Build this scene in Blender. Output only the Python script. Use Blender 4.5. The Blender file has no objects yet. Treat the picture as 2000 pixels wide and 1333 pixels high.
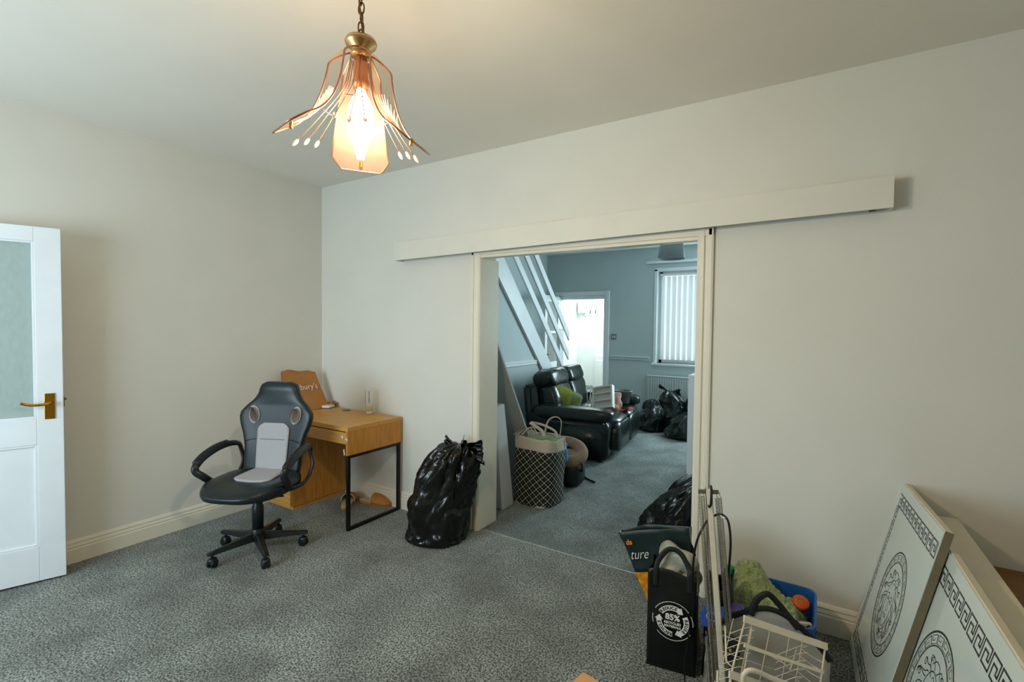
import bpy, bmesh, math, random
from math import sin, cos, pi, radians, sqrt, atan2
from mathutils import Vector as V, Matrix as M, noise, Euler
random.seed(7)
SC = bpy.context.scene
COL = SC.collection

# ------------------------------------------------------------------ camera
CP = V((3.87631, -2.83000, 1.50243)); YAW, PIT, ROL, FPX = -0.564718, -0.0310741, 0.0114585, 942.629
fw = V((sin(YAW)*cos(PIT), cos(YAW)*cos(PIT), sin(PIT)))
r0 = V((cos(YAW), -sin(YAW), 0)); u0 = r0.cross(fw)
rt = r0*cos(ROL) + u0*sin(ROL); up = -r0*sin(ROL) + u0*cos(ROL)
cam = bpy.data.cameras.new('camera'); co = bpy.data.objects.new('camera', cam); COL.objects.link(co)
cam.sensor_width = 36; cam.lens = FPX*36/2000; cam.clip_start = 0.05
co.matrix_world = M(((rt.x, up.x, -fw.x, CP.x), (rt.y, up.y, -fw.y, CP.y), (rt.z, up.z, -fw.z, CP.z), (0, 0, 0, 1)))
SC.camera = co

# ------------------------------------------------------------------ world, daylight, exposure
w = bpy.data.worlds.new('world'); SC.world = w; w.use_nodes = True
w.node_tree.nodes['Background'].inputs[0].default_value = (0.80, 0.92, 1.0, 1)
w.node_tree.nodes['Background'].inputs[1].default_value = 1.5
def area(name, loc, target, sx, sy, power, color):
    l = bpy.data.lights.new(name, 'AREA'); l.shape = 'RECTANGLE'; l.size = sx; l.size_y = sy
    l.energy = power; l.color = color
    o = bpy.data.objects.new(name, l); COL.objects.link(o); o.location = loc
    o.rotation_euler = (V(target)-V(loc)).to_track_quat('-Z', 'Y').to_euler()
    return o
DAY = (0.66, 0.86, 1.0)
area('daylight_rear_window', (1.15, -4.02, 1.45), (1.05, 0.0, 0.9), 1.5, 1.3, 68, DAY)
area('daylight_far_window', (3.05, 4.69, 1.68), (1.8, 0.6, 1.1), 0.85, 1.4, 95, (0.70, 0.90, 0.97))
area('daylight_hall', (0.55, 5.6, 2.45), (0.5, 5.4, 0.0), 1.1, 0.7, 38, (0.90, 1.0, 0.97))
SC.view_settings.view_transform = 'Standard'; SC.view_settings.look = 'None'
SC.view_settings.gamma = 1; SC.view_settings.exposure = -0.16
SC.view_settings.use_curve_mapping = False

# ------------------------------------------------------------------ pixel rays -> real points
def ray(px, py): return fw + rt*((px-1000)/FPX) - up*((py-666.5)/FPX)
def AT(px, py, ax, v):
    d = ray(px, py); return CP + d*((v-CP[ax])/d[ax])
def PZ(px, py, z=0.0): return AT(px, py, 2, z)
def PY(px, py, y): return AT(px, py, 1, y)
def PX(px, py, x): return AT(px, py, 0, x)
def PT(px, py, t): return CP + ray(px, py)*t

# ------------------------------------------------------------------ materials
def S(r, g, b):
    f = lambda c: (c/255/12.92) if c/255 <= .04045 else ((c/255+.055)/1.055)**2.4
    return (f(r), f(g), f(b), 1)
def mat(name, col, rough=.6, metal=0, noise_scale=0, var=.12, bump=0, bscale=60, bdist=.002, spec=.5, trans=0, emit=None, es=0, alpha=1, coat=0, stretch=None, ior=1.45):
    m = bpy.data.materials.new(name); m.use_nodes = True
    nt = m.node_tree; b = nt.nodes['Principled BSDF']
    b.inputs['Base Color'].default_value = col; b.inputs['Roughness'].default_value = rough
    b.inputs['Metallic'].default_value = metal; b.inputs['Specular IOR Level'].default_value = spec
    b.inputs['Transmission Weight'].default_value = trans; b.inputs['Alpha'].default_value = alpha
    b.inputs['Coat Weight'].default_value = coat; b.inputs['IOR'].default_value = ior
    if emit: b.inputs['Emission Color'].default_value = emit; b.inputs['Emission Strength'].default_value = es
    tc = nt.nodes.new('ShaderNodeTexCoord'); mp = nt.nodes.new('ShaderNodeMapping')
    nt.links.new(tc.outputs['Object'], mp.inputs[0])
    if stretch: mp.inputs['Scale'].default_value = stretch
    if noise_scale:
        n = nt.nodes.new('ShaderNodeTexNoise'); n.inputs['Scale'].default_value = noise_scale; n.inputs['Detail'].default_value = 5
        nt.links.new(mp.outputs[0], n.inputs['Vector'])
        cr = nt.nodes.new('ShaderNodeValToRGB')
        cr.color_ramp.elements[0].position = .3; cr.color_ramp.elements[1].position = .7
        cr.color_ramp.elements[0].color = tuple(c*(1-var) for c in col[:3])+(1,)
        cr.color_ramp.elements[1].color = tuple(min(1, c*(1+var)) for c in col[:3])+(1,)
        nt.links.new(n.outputs['Fac'], cr.inputs[0]); nt.links.new(cr.outputs[0], b.inputs['Base Color'])
    if bump:
        n2 = nt.nodes.new('ShaderNodeTexNoise'); n2.inputs['Scale'].default_value = bscale; n2.inputs['Detail'].default_value = 4
        nt.links.new(mp.outputs[0], n2.inputs['Vector'])
        bp = nt.nodes.new('ShaderNodeBump'); bp.inputs['Strength'].default_value = bump; bp.inputs['Distance'].default_value = bdist
        nt.links.new(n2.outputs['Fac'], bp.inputs['Height']); nt.links.new(bp.outputs[0], b.inputs['Normal'])
    return m

MT = {}
MT['wall'] = mat('wall_paint', S(224, 222, 212), .75, noise_scale=3, var=.02, bump=.15, bscale=220, bdist=.001)
MT['pelmet'] = mat('pelmet_satin_paint', S(226, 223, 210), .6, noise_scale=5, var=.02)
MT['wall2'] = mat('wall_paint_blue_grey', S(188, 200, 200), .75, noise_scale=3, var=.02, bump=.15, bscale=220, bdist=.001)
MT['ceil'] = mat('ceiling_paint', S(234, 230, 220), .85, noise_scale=2, var=.02, bump=.1, bscale=150, bdist=.001)
MT['ceil2'] = mat('ceiling_paint_white', S(222, 226, 226), .6, noise_scale=2, var=.02)
MT['gloss'] = mat('white_gloss_paint', S(232, 226, 208), .35, noise_scale=6, var=.03, bump=.05, bscale=90)
MT['gloss_cool'] = mat('white_gloss_joinery', S(226, 230, 232), .35, noise_scale=6, var=.03, bump=.05, bscale=90)
MT['oak'] = mat('oak_veneer', S(206, 150, 72), .42, noise_scale=5, var=.18, stretch=(1.2, 14, 14))
MT['oak_side'] = mat('oak_veneer_upright_grain_shaded', S(198, 134, 52), .45, noise_scale=5, var=.2, stretch=(14, 14, 1.2))  # upright grain; deeper orange-brown because the side panel's shade is in the colour
MT['blackmetal'] = mat('black_metal', S(22, 24, 24), .35, metal=.3, noise_scale=30, var=.1)
MT['blackplastic'] = mat('black_plastic', S(22, 28, 30), .35, noise_scale=40, var=.12, bump=.1, bscale=400, bdist=.0005)
MT['leather'] = mat('black_faux_leather', S(20, 32, 34), .36, noise_scale=9, var=.12, bump=.25, bscale=350, bdist=.0008)
MT['mesh'] = mat('grey_mesh_fabric', S(172, 170, 172), .8, noise_scale=250, var=.06, bump=.3, bscale=700, bdist=.0006)
MT['sofa'] = mat('sofa_black_leather', S(20, 30, 27), .27, noise_scale=7, var=.2, bump=.5, bscale=22, bdist=.006, spec=.6)
MT['bag'] = mat('black_bin_liner', S(9, 13, 11), .2, noise_scale=9, var=.3, bump=.75, bscale=16, bdist=.012, spec=.6, stretch=(1, 1, .45))
MT['bag2'] = mat('dull_black_bin_liner', S(14, 24, 20), .3, noise_scale=9, var=.3, bump=.8, bscale=12, bdist=.02, spec=.5)
MT['kraft'] = mat('kraft_paper', S(178, 122, 66), .75, noise_scale=12, var=.08, bump=.3, bscale=25, bdist=.003)
MT['white'] = mat('white_plastic', S(225, 226, 222), .4, noise_scale=20, var=.03)
MT['print_white'] = mat('white_print', S(232, 228, 218), .6, noise_scale=50, var=.04)
MT['brass'] = mat('polished_brass', S(190, 140, 50), .25, metal=1, noise_scale=30, var=.08)
MT['brass_dark'] = mat('antique_brass', S(120, 92, 48), .35, metal=1, noise_scale=60, var=.15)
MT['rosegold'] = mat('copper_edging', S(196, 140, 104), .3, metal=.9, noise_scale=50, var=.08)
MT['tan'] = mat('tan_suede', S(190, 122, 62), .75, noise_scale=30, var=.1, bump=.2, bscale=200, bdist=.001)
MT['insole'] = mat('cream_insole', S(200, 188, 160), .8, noise_scale=30, var=.08)
MT['hamper_cream'] = mat('cream_canvas', S(200, 186, 170), .85, noise_scale=14, var=.06, bump=.35, bscale=18, bdist=.006)
MT['board'] = mat('pale_board', S(172, 176, 174), .55, noise_scale=5, var=.04)
MT['boxwhite'] = mat('white_card', S(205, 204, 204), .6, noise_scale=5, var=.04)
MT['olive'] = mat('olive_velvet', S(118, 124, 24), .8, noise_scale=20, var=.12, bump=.3, bscale=30, bdist=.004)
MT['sage'] = mat('sage_green_cloth', S(126, 142, 92), .85, noise_scale=20, var=.1, bump=.3, bscale=30, bdist=.004)
MT['pink'] = mat('dusty_pink_plush', S(176, 136, 118), .9, noise_scale=30, var=.1, bump=.4, bscale=60, bdist=.004)
MT['beige'] = mat('beige_plush', S(150, 124, 100), .9, noise_scale=30, var=.1, bump=.5, bscale=120, bdist=.004)
MT['darkgrey'] = mat('dark_grey_plastic', S(92, 102, 100), .4, noise_scale=15, var=.1)
MT['red'] = mat('red_cloth', S(140, 26, 20), .8, noise_scale=20, var=.15)
MT['bluecloth'] = mat('bright_blue_cloth', S(70, 140, 215), .7, noise_scale=20, var=.1, bump=.5, bscale=40, bdist=.006)
MT['blackstrap'] = mat('black_webbing', S(14, 18, 16), .6, noise_scale=100, var=.15)
MT['shade'] = mat('grey_lamp_shade', S(150, 158, 160), .8, noise_scale=150, var=.04)
MT['blind'] = mat('white_blind_fabric', S(232, 238, 236), .8, noise_scale=60, var=.03, trans=0)
MT['rad'] = mat('radiator_enamel', S(196, 206, 204), .35, noise_scale=5, var=.02)
MT['steel'] = mat('zinc_spring_steel', S(150, 144, 128), .35, metal=.9, noise_scale=90, var=.15)
MT['creamlam'] = mat('cream_laminate', S(216, 204, 180), .4, noise_scale=8, var=.03)
MT['edgebrown'] = mat('taupe_edge_banding', S(112, 100, 76), .5, noise_scale=30, var=.08)
MT['glasspanel'] = mat('pale_aqua_backed_glass', S(204, 216, 210), .12, noise_scale=4, var=.03, spec=.6)
MT['ink'] = mat('black_print', S(34, 40, 40), .4, noise_scale=60, var=.1)
MT['walnut'] = mat('brown_wood', S(118, 76, 16), .4, noise_scale=6, var=.2, stretch=(1, 12, 12))
MT['tote'] = mat('black_woven_plastic', S(10, 15, 11), .38, noise_scale=14, var=.25, bump=.4, bscale=14, bdist=.008)
MT['teal'] = mat('dark_teal_laminate', S(26, 44, 44), .4, noise_scale=8, var=.15, bump=.4, bscale=9, bdist=.01)
MT['orange'] = mat('orange_patterned_plastic', S(214, 140, 20), .5, noise_scale=45, var=.4)
MT['orangeprint'] = mat('orange_print', S(226, 120, 30), .5, noise_scale=45, var=.1)
MT['palebag'] = mat('crumpled_pale_carrier', S(160, 160, 142), .4, noise_scale=15, var=.2, bump=.8, bscale=20, bdist=.015)
MT['bluecrate'] = mat('blue_plastic', S(30, 96, 176), .4, noise_scale=10, var=.08)
MT['fleece'] = mat('sage_fleece', S(164, 176, 124), .95, noise_scale=40, var=.16, bump=1, bscale=90, bdist=.012)
MT['greenplastic'] = mat('green_cap_plastic', S(20, 130, 66), .4, noise_scale=30, var=.1)
MT['purple'] = mat('purple_label', S(96, 70, 160), .5, noise_scale=30, var=.15)
MT['orangelid'] = mat('orange_lid', S(220, 92, 24), .4, noise_scale=30, var=.15)
MT['wire'] = mat('cream_coated_wire', S(214, 204, 182), .4, noise_scale=40, var=.06)
MT['carton'] = mat('orange_cardboard', S(214, 160, 106), .7, noise_scale=20, var=.05)
MT['bluelogo'] = mat('blue_print', S(40, 82, 160), .5, noise_scale=40, var=.1)
MT['hall'] = mat('hall_white', S(238, 242, 240), .7, noise_scale=5, var=.01)
MT['grey'] = mat('mid_grey', S(120, 126, 126), .6, noise_scale=30, var=.06)
MT['rubber'] = mat('black_cable_rubber', S(18, 18, 16), .45, noise_scale=90, var=.15)
MT['parchment'] = mat('pale_picture', S(214, 198, 188), .5, noise_scale=25, var=.2)

def carpet(name, dark, light):
    m = bpy.data.materials.new(name); m.use_nodes = True; nt = m.node_tree; b = nt.nodes['Principled BSDF']
    N = nt.nodes.new; L = nt.links.new
    tc = N('ShaderNodeTexCoord')
    a = N('ShaderNodeTexNoise'); a.inputs['Scale'].default_value = 115; a.inputs['Detail'].default_value = 3; a.inputs['Roughness'].default_value = .6
    c = N('ShaderNodeTexNoise'); c.inputs['Scale'].default_value = 3.2; c.inputs['Detail'].default_value = 5
    for n in (a, c): L(tc.outputs['Object'], n.inputs['Vector'])
    r1 = N('ShaderNodeValToRGB'); r1.color_ramp.elements[0].position = .40; r1.color_ramp.elements[1].position = .62
    r1.color_ramp.elements[0].color = dark; r1.color_ramp.elements[1].color = light
    L(a.outputs['Fac'], r1.inputs[0])
    r2 = N('ShaderNodeValToRGB'); r2.color_ramp.elements[0].position = .35; r2.color_ramp.elements[1].position = .68
    r2.color_ramp.elements[0].color = (.58, .58, .56, 1); r2.color_ramp.elements[1].color = (1.15, 1.15, 1.15, 1)
    L(c.outputs['Fac'], r2.inputs[0])
    mx = N('ShaderNodeMix'); mx.data_type = 'RGBA'; mx.blend_type = 'MULTIPLY'; mx.inputs[0].default_value = 1
    L(r1.outputs[0], mx.inputs[6]); L(r2.outputs[0], mx.inputs[7]); L(mx.outputs[2], b.inputs['Base Color'])
    bp = N('ShaderNodeBump'); bp.inputs['Strength'].default_value = .9; bp.inputs['Distance'].default_value = .012
    L(a.outputs['Fac'], bp.inputs['Height']); L(bp.outputs[0], b.inputs['Normal'])
    b.inputs['Roughness'].default_value = .95; b.inputs['Sheen Weight'].default_value = .2
    return m
MT['carpet'] = carpet('grey_carpet', S(34, 40, 38), S(174, 180, 170))
MT['carpet2'] = carpet('grey_carpet_far_room', S(66, 76, 74), S(156, 168, 164))

def thin_glass(name, col, op, rough=.1, tint=None):
    m = bpy.data.materials.new(name); m.use_nodes = True; nt = m.node_tree
    for n in list(nt.nodes): nt.nodes.remove(n)
    N = nt.nodes.new; L = nt.links.new
    o = N('ShaderNodeOutputMaterial'); t = N('ShaderNodeBsdfTransparent'); g = N('ShaderNodeBsdfPrincipled'); x = N('ShaderNodeMixShader')
    t.inputs[0].default_value = tint or (1, 1, 1, 1)
    g.inputs['Base Color'].default_value = col; g.inputs['Roughness'].default_value = rough
    n = N('ShaderNodeTexNoise'); n.inputs['Scale'].default_value = 20
    mr = N('ShaderNodeMapRange'); mr.inputs['To Min'].default_value = op*.85; mr.inputs['To Max'].default_value = min(1, op*1.15)
    L(n.outputs['Fac'], mr.inputs['Value']); L(mr.outputs[0], x.inputs[0])
    L(t.outputs[0], x.inputs[1]); L(g.outputs[0], x.inputs[2]); L(x.outputs[0], o.inputs[0])
    return m
MT['peach'] = thin_glass('peach_tinted_glass', S(250, 205, 170), .08, .08, (1, .88, .76, 1))
MT['clear'] = thin_glass('clear_glass', S(235, 245, 240), .14, .03)
MT['clearbag'] = thin_glass('clear_vinyl', S(176, 170, 158), .55, .25)
MT['frost'] = thin_glass('frosted_door_glass', S(168, 184, 180), .93, .35)
def translucent(name, col, amt):
    m = mat(name, col, .8, noise_scale=50, var=.02); nt = m.node_tree
    t = nt.nodes.new('ShaderNodeBsdfTranslucent'); t.inputs[0].default_value = col
    x = nt.nodes.new('ShaderNodeMixShader'); x.inputs[0].default_value = amt
    out = nt.nodes['Material Output']; nt.links.new(nt.nodes['Principled BSDF'].outputs[0], x.inputs[1])
    nt.links.new(t.outputs[0], x.inputs[2]); nt.links.new(x.outputs[0], out.inputs[0]); return m
MT['blind'] = translucent('white_blind_fabric_translucent', S(236, 242, 240), .65)
MT['bulb'] = mat('lit_opal_bulb', (1, 1, 1, 1), .3, noise_scale=5, var=0, emit=(1, .86, .66, 1), es=26)
MT['crystal'] = mat('clear_drop_bead', S(255, 236, 210), .1, noise_scale=20, var=.03, trans=.5)
MT['etch'] = mat('etched_white_glass', S(255, 248, 238), .6, noise_scale=20, var=.02)
# = mat('overcast_sky_beyond_window', (1, 1, 1, 1), 1, noise_scale=1, var=0, emit=(.86, .95, 1, 1), es=3.2)

# hamper trellis pattern (quatrefoil lines on black)
def trellis():
    m = bpy.data.materials.new('black_canvas_white_trellis'); m.use_nodes = True; nt = m.node_tree; b = nt.nodes['Principled BSDF']
    N = nt.nodes.new; L = nt.links.new
    uv = N('ShaderNodeUVMap'); uv.uv_map = 'uv'
    sep = N('ShaderNodeSeparateXYZ'); L(uv.outputs[0], sep.inputs[0])
    def mth(op, a, c=None):
        n = N('ShaderNodeMath'); n.operation = op
        for i, v in enumerate((a, c)):
            if v is None: continue
            if isinstance(v, (int, float)): n.inputs[i].default_value = v
            else: L(v, n.inputs[i])
        return n.outputs[0]
    def cell(ou, ov):
        # distance of point from the four lobes of a quatrefoil centred in each cell of a staggered lattice
        fx = mth('SUBTRACT', mth('FRACT', mth('ADD', sep.outputs[0], ou)), .5)
        fy = mth('SUBTRACT', mth('FRACT', mth('ADD', sep.outputs[1], ov)), .5)
        ax = mth('ABSOLUTE', fx); ay = mth('ABSOLUTE', fy)
        def lobe(cx, cy):
            dx = mth('SUBTRACT', ax, cx); dy = mth('SUBTRACT', ay, cy)
            return mth('SQRT', mth('ADD', mth('MULTIPLY', dx, dx), mth('MULTIPLY', dy, dy)))
        return mth('MINIMUM', lobe(.22, 0), lobe(0, .22))
    d = mth('MINIMUM', cell(0, 0), cell(.5, .5))
    msk = mth('GREATER_THAN', d, .189)
    mx = N('ShaderNodeMix'); mx.data_type = 'RGBA'
    L(msk, mx.inputs[0]); mx.inputs[6].default_value = S(12, 18, 14); mx.inputs[7].default_value = S(196, 200, 176)
    L(mx.outputs[2], b.inputs['Base Color']); b.inputs['Roughness'].default_value = .85
    return m
MT['trellis'] = trellis()

# ------------------------------------------------------------------ object helpers
def wm(o):
    m = M.Identity(4)
    while o: m = M.LocRotScale(o.location, o.rotation_euler, o.scale) @ m; o = o.parent
    return m
def tag(o, label=None, cat=None, group=None, kind=None):
    if label: o['label'] = label
    if cat: o['category'] = cat
    if group: o['group'] = group
    if kind: o['kind'] = kind
    return o
def thing(name, label, cat, loc=(0, 0, 0), rz=0, group=None):
    o = bpy.data.objects.new(name, None); COL.objects.link(o); o.location = loc; o.rotation_euler = (0, 0, rz)
    o.empty_display_size = .05
    return tag(o, label, cat, group)
def obj(name, bm, m, parent=None, world=True, smooth=False, label=None):
    """link bm as one mesh object; world=True: the geometry was drawn in world coordinates"""
    if isinstance(bm, bmesh.types.BMesh):
        bmesh.ops.recalc_face_normals(bm, faces=bm.faces)
        me = bpy.data.meshes.new(name); bm.to_mesh(me); bm.free()
    else: me = bm
    o = bpy.data.objects.new(name, me)
    for x in (m if isinstance(m, (list, tuple)) else [m]): me.materials.append(MT[x] if isinstance(x, str) else x)
    if smooth:
        for p in me.polygons: p.use_smooth = True
    COL.objects.link(o)
    if parent: o.parent = parent
    if world:
        xs = [v.co for v in me.vertices]
        c = V(((min(v.x for v in xs)+max(v.x for v in xs))/2, (min(v.y for v in xs)+max(v.y for v in xs))/2, min(v.z for v in xs)))
        pm = wm(parent) if parent else M.Identity(4)
        inv = pm.inverted()
        if parent and (parent.rotation_euler.x or parent.rotation_euler.y or parent.rotation_euler.z):
            me.transform(inv); o.location = (0, 0, 0)
            lc = inv @ c
            me.transform(M.Translation(-lc)); o.location = lc
        else:
            me.transform(M.Translation(-c)); o.location = inv @ c
    if label: o['label'] = label
    return o
def struct(name, bm, m, parent=None, smooth=False):
    o = obj(name, bm, m, parent, smooth=smooth)
    if not parent: o['kind'] = 'structure'
    return o
def BM(): return bmesh.new()
def box(bm, x0, x1, y0, y1, z0, z1, bev=0, mx=None, seg=2):
    vs = [bm.verts.new((x, y, z)) for x in (x0, x1) for y in (y0, y1) for z in (z0, z1)]
    fs = [bm.faces.new([vs[i] for i in f]) for f in ((0, 1, 3, 2), (4, 6, 7, 5), (0, 4, 5, 1), (2, 3, 7, 6), (0, 2, 6, 4), (1, 5, 7, 3))]
    if bev:
        es = list({e for f in fs for e in f.edges})
        r = bmesh.ops.bevel(bm, geom=es, offset=bev, segments=seg, affect='EDGES', profile=.5)
        vs = list({v for f in r['faces'] for v in f.verts} | {v for v in vs if v.is_valid})
    if mx is not None: bmesh.ops.transform(bm, matrix=mx, verts=[v for v in vs if v.is_valid])
    return bm
def B(*a, **k): return box(BM(), *a, **k)
def hexa(bm, p):
    """p: 8 points, 4 bottom ring then 4 top ring"""
    vs = [bm.verts.new(q) for q in p]
    for f in ((3, 2, 1, 0), (4, 5, 6, 7), (0, 1, 5, 4), (1, 2, 6, 5), (2, 3, 7, 6), (3, 0, 4, 7)): bm.faces.new([vs[i] for i in f])
    return bm
def prism(bm, pts, vec):
    vec = V(vec); a = [bm.verts.new(p) for p in pts]; b = [bm.verts.new(V(p)+vec) for p in pts]; n = len(pts)
    bm.faces.new(a); bm.faces.new(b[::-1])
    for i in range(n): bm.faces.new((a[i], a[(i+1) % n], b[(i+1) % n], b[i]))
    return bm
def frames(pts, closed=False):
    n = len(pts); T = []
    for i in range(n):
        a = pts[(i-1) % n] if (closed or i > 0) else pts[i]; b = pts[(i+1) % n] if (closed or i < n-1) else pts[i]
        T.append((b-a).normalized())
    nn = T[0].orthogonal().normalized(); out = []
    for t in T:
        nn = (nn - t*nn.dot(t))
        nn = nn.normalized() if nn.length > 1e-6 else t.orthogonal().normalized()
        out.append((t, nn, t.cross(nn)))
    return out
def tube(bm, pts, r, n=8, closed=False, flat=1, nref=None):
    pts = [V(p) for p in pts]; fr = frames(pts, closed); rings = []
    for i, p in enumerate(pts):
        t, a, b = fr[i]
        if nref is not None:
            a = V(nref); a = (a - t*a.dot(t)).normalized(); b = t.cross(a)
        rr = r[i] if isinstance(r, (list, tuple)) else r
        rings.append([bm.verts.new(p + a*(cos(2*pi*k/n)*rr) + b*(sin(2*pi*k/n)*rr*flat)) for k in range(n)])
    m = len(rings)
    for i in range(m if closed else m-1):
        for k in range(n): bm.faces.new((rings[i][k], rings[i][(k+1) % n], rings[(i+1) % m][(k+1) % n], rings[(i+1) % m][k]))
    if not closed: bm.faces.new(rings[0][::-1]); bm.faces.new(rings[-1])
    return bm
def bar(bm, a, b, wd, th, ref=(0, 0, 1)):
    a = V(a); b = V(b); t = (b-a).normalized(); r = V(ref); s = t.cross(r).normalized()*wd/2; q = s.cross(t).normalized()*th/2
    return hexa(bm, [a-s-q, a+s-q, a+s+q, a-s+q, b-s-q, b+s-q, b+s+q, b-s+q])
def smoothpts(ps, sub=6, closed=False):
    ps = [V(p) for p in ps]; n = len(ps); out = []
    for i in range(n if closed else n-1):
        p0 = ps[(i-1) % n] if (closed or i > 0) else ps[i]; p1 = ps[i]; p2 = ps[(i+1) % n]
        p3 = ps[(i+2) % n] if (closed or i+2 < n) else p2
        for k in range(sub):
            t = k/sub
            out.append(.5*((2*p1)+(p2-p0)*t+(2*p0-5*p1+4*p2-p3)*t*t+(3*p1-p0-3*p2+p3)*t**3))
    if not closed: out.append(ps[-1])
    return out
def lathe(bm, prof, n=24, c=(0, 0, 0), mx=None, cap=True):
    c = V(c); rings = []; new = []
    for r, z in prof:
        rings.append([bm.verts.new(c+V((r*cos(2*pi*k/n), r*sin(2*pi*k/n), z))) for k in range(n)]); new += rings[-1]
    for i in range(len(rings)-1):
        for k in range(n): bm.faces.new((rings[i][k], rings[i][(k+1) % n], rings[i+1][(k+1) % n], rings[i+1][k]))
    if cap: bm.faces.new(rings[0][::-1]); bm.faces.new(rings[-1])
    if mx is not None: bmesh.ops.transform(bm, matrix=mx, verts=new)
    return bm
def grid(bm, f, nu, nv, closeu=False):
    vs = [[bm.verts.new(f(i/nu, j/nv)) for i in range(nu if closeu else nu+1)] for j in range(nv+1)]
    for j in range(nv):
        for i in range(nu):
            i2 = (i+1) % nu if closeu else i+1
            bm.faces.new((vs[j][i], vs[j][i2], vs[j+1][i2], vs[j+1][i]))
    return vs
def loft(bm, rings, cap=True):
    rr = [[bm.verts.new(p) for p in r] for r in rings]; n = len(rr[0])
    for i in range(len(rr)-1):
        for k in range(n): bm.faces.new((rr[i][k], rr[i][(k+1) % n], rr[i+1][(k+1) % n], rr[i+1][k]))
    if cap: bm.faces.new(rr[0][::-1]); bm.faces.new(rr[-1])
    return bm
def sp(a, e): return (1 if a >= 0 else -1)*abs(a)**e
def pillow(bm, c, s, e1=.5, e2=.5, mx=None, nu=32, nv=18, wr=0, wf=6, seed=0):
    """superellipsoid cushion of full size s centred at c, wr = wrinkle height"""
    c = V(c); new = []; rows = []
    for j in range(nv+1):
        la = -pi/2 + pi*j/nv; row = []
        for i in range(nu):
            lo = 2*pi*i/nu
            p = V((s[0]/2*sp(cos(la), e1)*sp(cos(lo), e2), s[1]/2*sp(cos(la), e1)*sp(sin(lo), e2), s[2]/2*sp(sin(la), e1)))
            if wr: p += p.normalized()*wr*noise.noise(p*wf+V((seed, seed*2, 0)))
            if j in (0, nv) and i: row.append(row[0]); continue
            v = bm.verts.new(p+c if mx is None else p); row.append(v); new.append(v)
        rows.append(row)
    for j in range(nv):
        for i in range(nu):
            q = [rows[j][i], rows[j][(i+1) % nu], rows[j+1][(i+1) % nu], rows[j+1][i]]
            q = [x for k, x in enumerate(q) if x not in q[:k]]
            if len(q) > 2: bm.faces.new(q)
    if mx is not None: bmesh.ops.transform(bm, matrix=M.Translation(c) @ mx, verts=new)
    return bm
def basis(o, ex, ey, ez=None):
    ex = V(ex).normalized(); ey = V(ey); ey = (ey-ex*ey.dot(ex)).normalized(); ez = ex.cross(ey)
    m = M.Identity(4)
    for i in range(3): m[i][0] = ex[i]; m[i][1] = ey[i]; m[i][2] = ez[i]; m[i][3] = o[i]
    return m
def text(name, body, size, m, mx, parent, shear=0, ext=.0004, align='CENTER', sx=1, off=0):
    c = bpy.data.curves.new(name, 'FONT'); c.body = body; c.size = size; c.extrude = ext; c.shear = shear
    c.align_x = align; c.align_y = 'CENTER'; c.offset = off; c.resolution_u = 3
    t = bpy.data.objects.new('tmp', c); COL.objects.link(t)
    dg = bpy.context.evaluated_depsgraph_get()
    me = bpy.data.meshes.new_from_object(t.evaluated_get(dg)); bpy.data.objects.remove(t); bpy.data.curves.remove(c)
    me.transform(mx @ M.Diagonal((sx, 1, 1, 1)))
    me.materials.clear()
    return obj(name, me, m, parent)
def stroke(bm, pts, wd, closed=False, z=0):
    """flat ribbon in local xy plane"""
    pts = [V((p[0], p[1], 0)) for p in pts]
    n = len(pts)
    if closed: pts = pts+[pts[0]]
    for a, b in zip(pts, pts[1:]):
        d = (b-a)
        if d.length < 1e-7: continue
        d.normalize(); s = V((-d.y, d.x, 0))*wd/2; e = d*wd/2
        q = [a-s-e, b-s+e, b+s+e, a+s-e]
        bm.faces.new([bm.verts.new((v.x, v.y, z)) for v in q])
def place(bm, mx): bmesh.ops.transform(bm, matrix=mx, verts=bm.verts); return bm

# ================================================================== THE SETTING
H = 2.75; XR = 5.35; YR = -4.05; T = .21; YF = 4.75; XL2 = -.2
OX0, OX1, OZ = 1.817, 3.30, 1.99        # opening
struct('floor', B(-.1, XR, YR, .03, -.06, 0), 'carpet')
struct('floor', B(XL2-.1, XR, .03, YF+.2, -.06, -.001), 'carpet2')
struct('floor', B(XL2-.1, 1.25, YF+.2, 6.1, -.06, -.001), 'carpet2')
bm = BM(); box(bm, OX0+.02, OX1, .024, .032, -.004, .003, .001); o = obj('trim_1', bm, 'board'); o['kind'] = 'structure'
struct('ceiling', B(-.1, XR, YR, T, H, H+.08), 'ceil')
struct('ceiling', B(XL2-.1, XR, T, YF+.2, H, H+.08), 'ceil2')
struct('ceiling', B(XL2-.1, 1.25, YF+.2, 6.1, H, H+.08), 'ceil2')
struct('wall_left', B(-.12, 0, YR, 0, 0, H), 'wall')
bm = BM()
box(bm, -.3, OX0-.02, 0, T, 0, H); box(bm, OX1+.02, XR, 0, T, 0, H); box(bm, OX0-.02, OX1+.02, 0, .06, OZ+.02, H); box(bm, OX0-.02, OX1+.02, .06, T, 2.20, H)
struct('wall_middle', bm, 'wall')
struct('wall_right', B(XR, XR+.1, YR, T, 0, H), 'wall')
bm = BM()      # rear wall with the daylight window
box(bm, -.1, .35, YR-.15, YR, 0, H); box(bm, 1.95, XR, YR-.15, YR, 0, H); box(bm, .35, 1.95, YR-.15, YR, 0, .75); box(bm, .35, 1.95, YR-.15, YR, 2.15, H)
struct('wall_rear', bm, 'wall')
w2 = struct('window_2', B(.35, .39, YR-.12, YR-.07, .75, 2.15), 'gloss_cool')
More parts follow.
